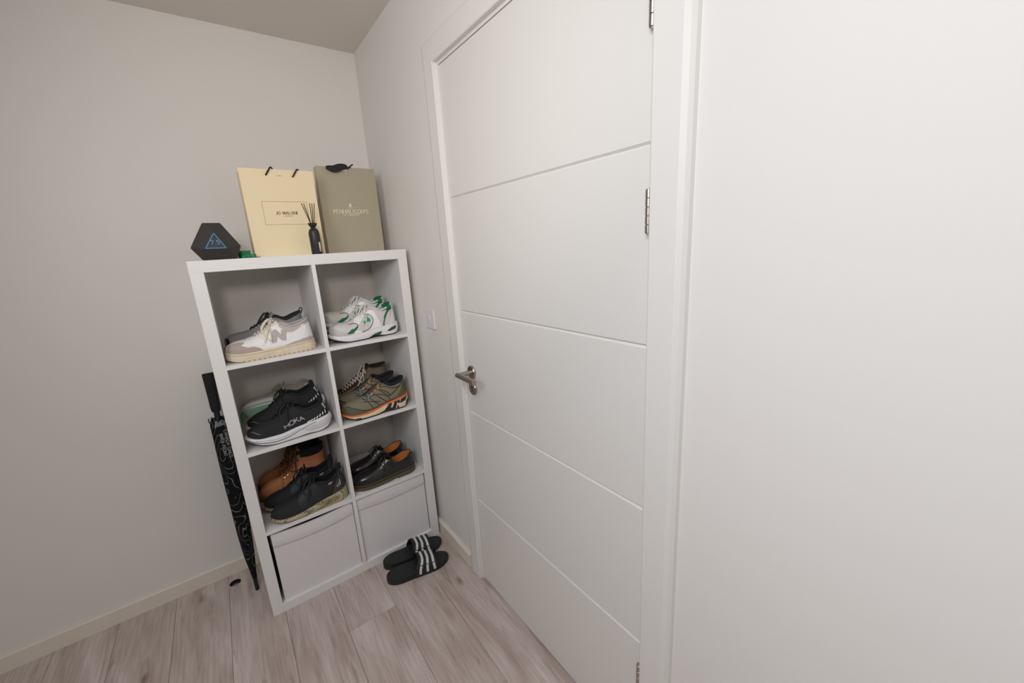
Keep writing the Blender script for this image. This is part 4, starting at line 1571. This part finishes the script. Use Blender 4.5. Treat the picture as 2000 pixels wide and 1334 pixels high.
# ---------------------------------------------------------------- 6 khaki trail shoes
def trail(label, xt, y, rz, z=ROW[1]):
    zb = [(0, .022), (.08, .012), (.22, .0008), (.48, .0008), (.58, .007), (.66, .006), (.74, .0008), (.9, .0008), (1, .012)]
    zf = [(0, .036), (.12, .028), (.3, .028), (.48, .036), (.62, .046), (.8, .054), (1, .064)]
    S = Shoe('trail_shoe', label, 'shoe', xt, y, z, .296, .098, zb, zf, sneak(.012, .014, .012, .000), EXS, group='pair of khaki trail shoes', rz=rz)
    zo = lambda s: S.zb(s) + .006
    zr = lambda s: S.zf(s) - .0065 - .002 * s
    S.band('outsole', OUTB, S.zb, zo, lambda v: -.001)
    o_ = bulge(.002, .001)
    ms = S.band('midsole', CREAMR, zo, zr, o_)
    S.band('rand', ORANGE, zr, S.zf, bulge(.0018, .002))
    m = MB()
    f = S.sfn(-1, zo, zr, o_)
    for poly in ([(.58, .05), (.66, .02), (.72, .95), (.66, .95)], [(.70, .02), (.76, .02), (.80, .95), (.75, .95)], [(.78, .02), (.82, .02), (.80, .45)], [(.84, .55), (.93, .60), (.97, .95), (.86, .95)], [(.93, .02), (.985, .02), (.985, .55), (.95, .45)],
                 [(.66, .02), (.76, .02), (.74, .28), (.68, .28)], [(.80, .62), (.84, .60), (.84, .95), (.80, .95)]):
        patch_mesh(m, f, poly, .0012)
    m.build('chassis', fw('plum_black', (48, 36, 44)), ms)
    m = MB()
    patch_mesh(m, f, [(.15, .04), (.22, .04), (.23, .40), (.17, .44)], .0012)
    patch_mesh(m, f, [(0.0, .02), (.06, .02), (.06, .55), (0.0, .7)], .0012)
    m.build('lug_side', OUTB, ms)
    S.upper(KHAKI)
    S.lining(mat('shoe_navy_lining', (22, 22, 32), .9), .56)
    S.rim(.0075, .68, mat('shoe_navy_collar', (24, 24, 34), .9, bump=.2, bscale=600))
    S.patch('toe_guard', KHAKID, [(0, 0), (.22, 0), (.34, 0), (.26, .14), (.14, .30), (.07, .60), (0, .66)], off=.0014)
    S.patch('heel_panel', KHAKID, [(.80, .03), (1, .03), (1, .90), (.93, .86), (.90, .5), (.84, .3)], off=.0014)
    m = MB()
    for sd in (-1, 1):
        for pts in ([(.05, .58), (.14, .32), (.24, .16), (.40, .08), (.60, .06), (.80, .10)], [(.30, .80), (.36, .46), (.42, .10)], [(.36, .80), (.44, .40), (.52, .10)], [(.42, .84), (.50, .54), (.58, .28), (.64, .12)], [(.52, .88), (.58, .60), (.66, .36), (.70, .14)],
                    [(.40, .62), (.50, .54), (.62, .38), (.70, .30), (.80, .46), (.90, .62)], [(.58, .72), (.70, .66), (.82, .62), (.88, .58)], [(.58, .62), (.68, .44), (.72, .28)], [(.30, .55), (.44, .36), (.54, .22)]):
            S.line(m, pts, .0030, sd, .0018, .0008)
    m.build('overlay_lines', mat('shoe_line_dark', (44, 42, 34), .6), S.root)
    m = MB()
    for k in range(3):
        S.line(m, [(.80 + .03 * k, .22 + .03 * k), (.88 + .02 * k, .50 + .05 * k)], .0016, -1, .0022)
    m.build('heel_print', fw('khaki_light', (156, 150, 116)), S.root)
    S.tongue(KHAKID, .30, .60, [(.004, .006, 1.15), (.010, .010, 1.15)], .024)
    m = MB()
    for i in range(6):
        s = .34 + i * .042
        for a in (-1, 1):
            p0, n0 = S.PN(a, s, .80)
            p1, n1 = S.PN(-a, s + .036, .80)
            c = S.T(-1, s + .018)
            m.tube(crom([p0 + n0 * .001, Vector((c.x, 0, c.z + .005)), p1 + n1 * .001], 5), .0014, 6)
    m.build('quick_laces', mat('shoe_cord_dark', (46, 44, 36), .6), S.root, smooth=True)
    # coloured lace garage running down the near side of the instep
    cols = [((200, 150, 50), .56), ((196, 120, 80), .50), ((214, 120, 110), .44), ((60, 140, 160), .38), ((30, 90, 130), .34)]
    for i, (c, s) in enumerate(cols):
        m = MB()
        S.line(m, [(s + .03, .74 - .02 * i), (s, .72 - .05 * i)], .006, -1, .003, .002, 3)
        m.build('lace_cord', mat('shoe_cord_%d' % i, c, .5), S.root)
    S.patch('eyelet_tab', ORANGE, [(.56, .80), (.60, .78), (.61, .88), (.575, .90)], off=.003)
    S.patch('eyelet_tab', fw('coral', (200, 96, 80)), [(.60, .96), (.635, .92), (.64, 1), (.61, 1)], off=.003)
    return S


trail('khaki trail shoe with an orange stripe along the sole, the nearer of its pair', -0.386, -0.362, -2.0)
trail('khaki trail shoe standing behind its orange-striped twin', -0.392, -0.258, -1.0)

# ---------------------------------------------------------------- 7 brown high-top behind them
zb = [(0, .006), (.2, .0006), (1, .0006)]
zf = [(0, .036), (.3, .030), (1, .034)]
S7 = Shoe('high_top', 'brown canvas high-top shoe with pale laces, behind the khaki trail shoes', 'shoe', -0.396, -0.150, ROW[1], .296, .102, zb, zf,
          [(0, .05, 0, .048), (.12, .12, 0, .062), (.20, .20, .006, .074), (.36, .36, .010, .100), (.50, .50, .012, .128), (.60, .60, .016, .150), (.68, .67, .024, .168), (.78, .76, .034, .160), (.88, .86, .036, .160), (1, .985, .026, .168)],
          [(0, .82), (.3, 1.0), (.5, 1.4), (1, 1.8)])
S7.band('sole', fw('white_rubber', (224, 216, 206), .5), S7.zb, S7.zf, bulge(.001, .0015))
m = MB()
for zz_ in (.35, .7):
    for sd in (-1, 1):
        S7.line(m, [(.02, zz_), (.3, zz_), (.6, zz_), (.98, zz_)], .0018, sd, .0004, .0006, 6, S7.sfn(sd, S7.zb, S7.zf, bulge(.001, .0015)))
m.build('sole_lines', DBROWN, S7.root)
S7.upper(BROWN)
S7.lining(DBROWN, .55, .6)
S7.rim(.003, .6, DBROWN)
S7.patch('toe_cap', fw('white_toecap', (222, 212, 200), .45), [(0, 0), (.13, 0), (.15, .5), (.13, 1), (.04, 1), (0, .9)], off=.0014)
S7.patch('eyestay', DBROWN, [(.18, .62), (.30, .55), (.44, .54), (.58, .66), (.66, .80), (.66, .97), (.50, .97), (.20, .97)], off=.0012)
S7.tongue(DBROWN, .18, .64, [(.008, .012, 1.2), (.016, .018, 1.2)], .024)
S7.laces(fw('ecru_lace', (226, 212, 200)), .22, .62, 10, .0030, ends=.12, hang=.5, v=.74, seed=6)


# ---------------------------------------------------------------- 8 tan work boots
def boot(label, xt, y, rz):
    zb = [(0, .010), (.12, .003), (.25, .0006), (.55, .0006), (.62, .008), (.68, .008), (.70, .0006), (1, .0006)]
    zf = [(0, .034), (.3, .030), (1, .034)]
    S = Shoe('boot', label, 'boot', xt, y, ROW[2], .290, .090, zb, zf,
             [(0, .05, 0, .060), (.14, .13, 0, .080), (.28, .26, 0, .088), (.36, .34, .008, .098), (.48, .45, .012, .124), (.58, .55, .016, .160), (.66, .62, .024, .190), (.78, .74, .036, .192), (.88, .86, .038, .192), (1, .97, .030, .194)],
             [(0, .75), (.2, .85), (.5, 1.4), (1, 1.8)], group='pair of tan lace-up boots', rz=rz)
    S.band('sole', TAND, S.zb, S.zf, bulge(.001, .003))
    S.upper(TAN)
    S.lining(DKLIN, .55, .5)
    S.patch('padded_collar', BLKL, [(.66, .70), (.78, .68), (.90, .70), (1, .72), (1, 1), (.66, 1)], off=.005)
    S.rim(.007, .62, BLKL)
    S.patch('eyestay', fw('wheat_dark', (190, 120, 74), .85), [(.35, .55), (.44, .46), (.56, .55), (.66, .72), (.66, .96), (.56, .97), (.36, .97)], off=.0014)
    S.patch('toe_seam', fw('wheat_dark', (190, 120, 74)), [(.27, .0), (.30, .0), (.345, .55), (.35, .97), (.33, .97), (.315, .5)], off=.0010)
    m = MB()
    for i in range(6):
        s, v = .375 + i * .047, .66 + .02 * i
        for sd in (-1, 1):
            p, n = S.PN(sd, s, v)
            q = n.to_track_quat('Z', 'Y').to_matrix()
            for k in range(1):
                ring = [p + n * .0014 + q @ Vector((.0038 * math.cos(2 * PI * j / 10), .0038 * math.sin(2 * PI * j / 10), 0)) for j in range(10)]
                m.prism(ring, n * .0022)
    m.build('eyelets', mat('shoe_brass', (226, 180, 120), .25, metal=1.0), S.root, smooth=True)
    S.tongue(TAN, .33, .62, [(.004, .012, 1.1), (.006, .022, 1.1)], .022)
    S.laces(BOOTLACE, .375, .61, 6, .0028, v=.70, flat=.9, ends=.02, hang=.55, seed=11)
    m = MB()
    pts = [S.PN(-1, .885 + .018 * math.cos(a), .30 + .06 * math.sin(a)) for a in [2 * PI * i / 16 for i in range(17)]]
    m.ribbon([p + n * .0006 for p, n in pts], [n for p, n in pts], .0016, .0004)
    S.line(m, [(.885, .25), (.885, .35)], .0016, -1, .0006, .0004, 3)
    m.build('stamped_mark', fw('stamp_brown', (120, 70, 38)), S.root)
    return S


boot('tan nubuck lace-up boot with black padded collar, the nearer of its pair', -0.744, -0.155, 0.0)
boot('tan nubuck lace-up boot in the shade against the wall, behind its twin', -0.744, -0.057, 0.0)


# ---------------------------------------------------------------- 9 black trainers on lattice soles
def lattice_shoe(label, xt, y, rz, z=ROW[2]):
    zb = [(0, .016), (.10, .007), (.25, .0006), (1, .0006)]
    zf = [(0, .030), (.15, .022), (.35, .024), (.55, .034), (.75, .044), (.92, .052), (1, .054)]
    S = Shoe('lattice_trainer', label, 'shoe', xt, y, z, .304, .098, zb, zf,
             [(0, .035, 0, .050), (.12, .11, 0, .063), (.28, .27, 0, .074), (.36, .35, .006, .084), (.48, .46, .009, .104), (.60, .565, .014, .124), (.68, .64, .026, .120), (.78, .75, .031, .112), (.88, .85, .030, .122), (1, .945, .02, .146)],
             EXS, group='pair of black lattice-soled trainers', rz=rz)
    S.band('outsole', OUTB, S.zb, lambda s: S.zb(s) + .003, lambda v: -.002)
    S.band('midsole', LATT, lambda s: S.zb(s) + .0025, S.zf, bulge(.003, .002), nv=7)
    S.upper(BLK)
    S.lining(BLKL, .56)
    S.rim(.005, .66, BLKL)
    S.patch('side_cage', fw('black_film', (30, 32, 36), .6), [(.34, .10), (.46, .06), (.62, .08), (.70, .30), (.66, .70), (.60, .86), (.38, .88), (.36, .55)], off=.0014)
    S.patch('heel_counter', fw('charcoal_film', (58, 56, 58), .45), [(.78, .04), (.99, .04), (.985, .62), (.92, .66), (.84, .36)], off=.0014)
    m = MB()
    for k in range(3):
        patch_mesh(m, S.fn(-1), [(.875 + .022 * k, .30), (.890 + .022 * k, .30), (.885 + .022 * k + .004 * k, .40 + .06 * k), (.872 + .022 * k + .004 * k, .38 + .06 * k)], .0022)
    for k in range(3):
        patch_mesh(m, S.fn(-1), [(.775 + .018 * k, .62), (.787 + .018 * k, .62), (.797 + .018 * k, .74), (.785 + .018 * k, .74)], .0022)
    m.build('stripe_logo', fw('logo_pale', (168, 166, 166), .5), S.root)
    m = MB()
    S.line(m, [(.93, .72), (.95, .80), (.985, .84)], .003, -1, .0016)
    S.line(m, [(.80, .05), (.83, .28), (.88, .55), (.93, .66)], .0012, -1, .0020)
    m.build('heel_piping', fw('piping_grey', (92, 94, 96), .4), S.root)
    S.tongue(BLKL, .30, .60, [(.004, .012, 1.1), (.004, .026, 1.0)], .02)
    S.laces(fw('black_lace_c', (28, 28, 31), .6), .35, .585, 6, .0030, ends=.05, hang=.45, flat=.7, seed=13)
    t = S.T(-1, 1.0)
    MB().tube(crom([t + Vector((-.012, -.003, -.006)), t + Vector((-.004, 0, .012)), t + Vector((.004, 0, .016)), t + Vector((.005, 0, -.010))], 5), .0058, 8, .7).build('heel_tab', BLKL, S.root, smooth=True)
    return S


lattice_shoe('black trainer on a cream lattice sole, frontmost on the third shelf', -0.726, -0.364, 0.0)
lattice_shoe('black trainer on a cream lattice sole, between its twin and the tan boots', -0.740, -0.256, 0.0)


# ---------------------------------------------------------------- 10 black leather lace-ups
def oxford(label, xt, y, rz):
    zb = [(0, .010), (.12, .002), (.22, .0006), (.56, .0006), (.62, .008), (.66, .009), (.675, .0006), (1, .0006)]
    zf = [(0, .028), (.15, .024), (.5, .026), (.8, .030), (1, .034)]
    S = Shoe('leather_shoe', label, 'shoe', xt, y, ROW[2], .298, .100, zb, zf,
             [(0, .05, 0, .050), (.12, .11, 0, .064), (.26, .25, 0, .072), (.38, .37, 0, .082), (.46, .45, .006, .092), (.56, .54, .012, .104), (.63, .60, .026, .096), (.74, .71, .034, .078), (.86, .84, .036, .088), (1, .965, .026, .104)],
             [(0, .72), (.25, .85), (.5, 1.15), (.75, 1.3), (1, 1.3)], group='pair of black leather lace-up shoes', rz=rz)
    zw = lambda s: S.zf(s) - .006
    S.band('sole', WELT, S.zb, zw, bulge(.0005, .0035))
    S.band('welt', fw('black_welt', (26, 24, 22), .5), zw, S.zf, lambda v: .0035 - .001 * v)
    m = MB()
    f = S.sfn(-1, zw, S.zf, lambda v: .0035)
    for sd in (-1, 1):
        for i in range(46):
            s = .02 + i * .0212
            p0, p1 = S.sp(sd, s, 1, zw, S.zf, lambda v: .0005), S.sp(sd, min(1, s + .013), 1, zw, S.zf, lambda v: .0005)
            m.tube([p0 + Vector((0, 0, .0006)), p1 + Vector((0, 0, .0006))], .0009, 5)
    m.build('welt_stitching', YSTITCH, S.root)
    S.upper(LEATH)
    S.lining(TANLIN, .52, .85)
    S.rim(.0022, .58, LEATH)
    S.patch('quarter', LEATH, [(.44, .06), (.62, .05), (.92, .05), (.94, .60), (.78, .90), (.66, .92), (.60, .94), (.46, .94), (.47, .5)], off=.0016)
    S.tongue(LEATH, .36, .58, [(.008, .006, 1.3), (.016, .012, 1.3)], .022, lift=.001)
    S.laces(fw('waxed_lace', (18, 18, 20), .4), .475, .565, 3, .0020, v=.82, cross=False, ends=.03, hang=.6, seed=17)
    m = MB()
    for i in range(3):
        for sd in (-1, 1):
            p, n = S.PN(sd, .48 + i * .038, .80)
            q = n.to_track_quat('Z', 'Y').to_matrix()
            m.prism([p + n * .0016 + q @ Vector((.003 * math.cos(2 * PI * j / 10), .003 * math.sin(2 * PI * j / 10), 0)) for j in range(10)], n * .0010)
    m.build('eyelets', mat('shoe_eyelet', (150, 150, 150), .3, metal=1.0), S.root)
    m = MB()
    t = S.T(-1, 1.0)
    m.tube(crom([t + Vector((.001, -.004, -.03)), t + Vector((.006, -.002, -.012)), t + Vector((.008, 0, -.020)), t + Vector((.010, .003, -.036))], 4), .0018, 6)
    m.build('heel_loop', LEATH, S.root, smooth=True)
    return S


oxford('polished black leather lace-up shoe with tan lining, the nearer of its pair', -0.392, -0.350, -2.0)
oxford('polished black leather lace-up shoe with tan lining, behind its twin', -0.393, -0.238, 0.0)

# ================================================================== SLIDES ON THE FLOOR
RUBB = mat('slide_rubber', (30, 31, 32), .55, bump=.06, bscale=700)
RUBM = mat('slide_footbed', (34, 36, 37), .7, bump=.12, bscale=900)
STRIPE = mat('slide_stripe', (214, 212, 210), .5)


def slide(label, hx, hy, tx, ty):
    d = Vector((tx - hx, ty - hy))
    L = d.length
    ang = math.degrees(math.atan2(-d.y, -d.x))     # local -x is the toe
    zb = [(0, .006), (.12, .001), (.3, .0005), (1, .0005)]
    zf = [(0, .026), (.25, .022), (.6, .026), (1, .034)]
    S = Shoe('slide_sandal', label, 'sandal', tx, ty, 0.0, L, .098, zb, zf, SNEAK, EXS, group='pair of black slides', rz=ang, toe=.30, heel=.24,
             wk=[(0, .96), (.25, 1.0), (.45, .95), (.65, .86), (.85, .86), (1, .82)])
    S.band('sole', RUBB, S.zb, S.zf, bulge(.0015, 0))
    # footbed dished below its raised edge
    Sx = S.ss()
    rows = []
    for k, dz in ((1.0, 0.0), (.95, .0018), (.88, .0), (.70, -.004), (.35, -.006), (0.0, -.006)):
        row = []
        for side, ll in ((-1, Sx), (1, Sx[-2:0:-1])):
            for s in ll:
                cx = (0.5 - s) * (1 - k) * 0.25
                row.append(Vector((S.L * (s - .5) * (.985 * k + (1 - k) * .8), side * S.w(s) * k, S.zf(s) + dz + .0006)))
        rows.append(row)
    MB().grid(rows, closed=True).build('footbed', RUBM, S.root, smooth=True, angle=80)

    # strap
    def arch(u, v):      # u along foot 0..1, v across 0..1
        s = .22 + .27 * u + .012 * math.sin(PI * v)
        w_ = S.W / 2 * 1.015
        a = PI * (1 - v)
        e = .62
        x = S.L * (s - .5) + (.012 if v > .5 else -.0) * abs(math.cos(a)) ** 2
        c, q = math.cos(a), math.sin(a)
        yy = math.copysign(abs(c) ** e, c) * w_
        h_ = .052 + .014 * u
        return Vector((x - .016 * abs(c) ** 3 * (1 - u) + .02 * abs(c) ** 3 * u, yy, .010 + h_ * q ** .85))

    def archn(u, v):
        h = .01
        a = arch(min(1, u + h), v) - arch(max(0, u - h), v)
        b = arch(u, min(1, v + h)) - arch(u, max(0, v - h))
        n = a.cross(b)
        n.normalize()
        p = arch(u, v)
        if n.dot(Vector((0, p.y, .03))) < 0:
            n = -n
        return p, n
    NU, NV = 8, 26
    out = [[archn(i / NU, j / NV) for j in range(NV + 1)] for i in range(NU + 1)]
    m_ = MB()
    o1 = [[p + n * .0022 for p, n in r] for r in out]
    o2 = [[p - n * .0022 for p, n in r] for r in out]
    m_.grid(o1).grid(o2)
    m_.grid([o1[0], o2[0]]).grid([o1[-1], o2[-1]])
    m_.grid([[r[0] for r in o1], [r[0] for r in o2]]).grid([[r[-1] for r in o1], [r[-1] for r in o2]])
    st = m_.build('strap', RUBB, S.root, smooth=True, angle=60)
    m_ = MB()
    for k in range(3):
        u = .17 + .30 * k
        for v0, v1 in ((.03, .215), (.235, .765), (.785, .97)):
            n_ = 14 if v1 - v0 > .3 else 4
            pts = [archn(u + (0 if .16 < v0 < .5 else .0), v0 + (v1 - v0) * i / n_) for i in range(n_ + 1)]
            MB().ribbon([p + n * .0021 for p, n in pts], [n for p, n in pts], .0108, .0010).build('stripe', STRIPE, st)
    return S


slide('black slide sandal with three white stripes, the nearer of the two on the floor', -0.354, -0.556, -0.070, -0.600)
slide('black slide sandal with three white stripes, the one against the shelf unit', -0.338, -0.462, -0.048, -0.481)
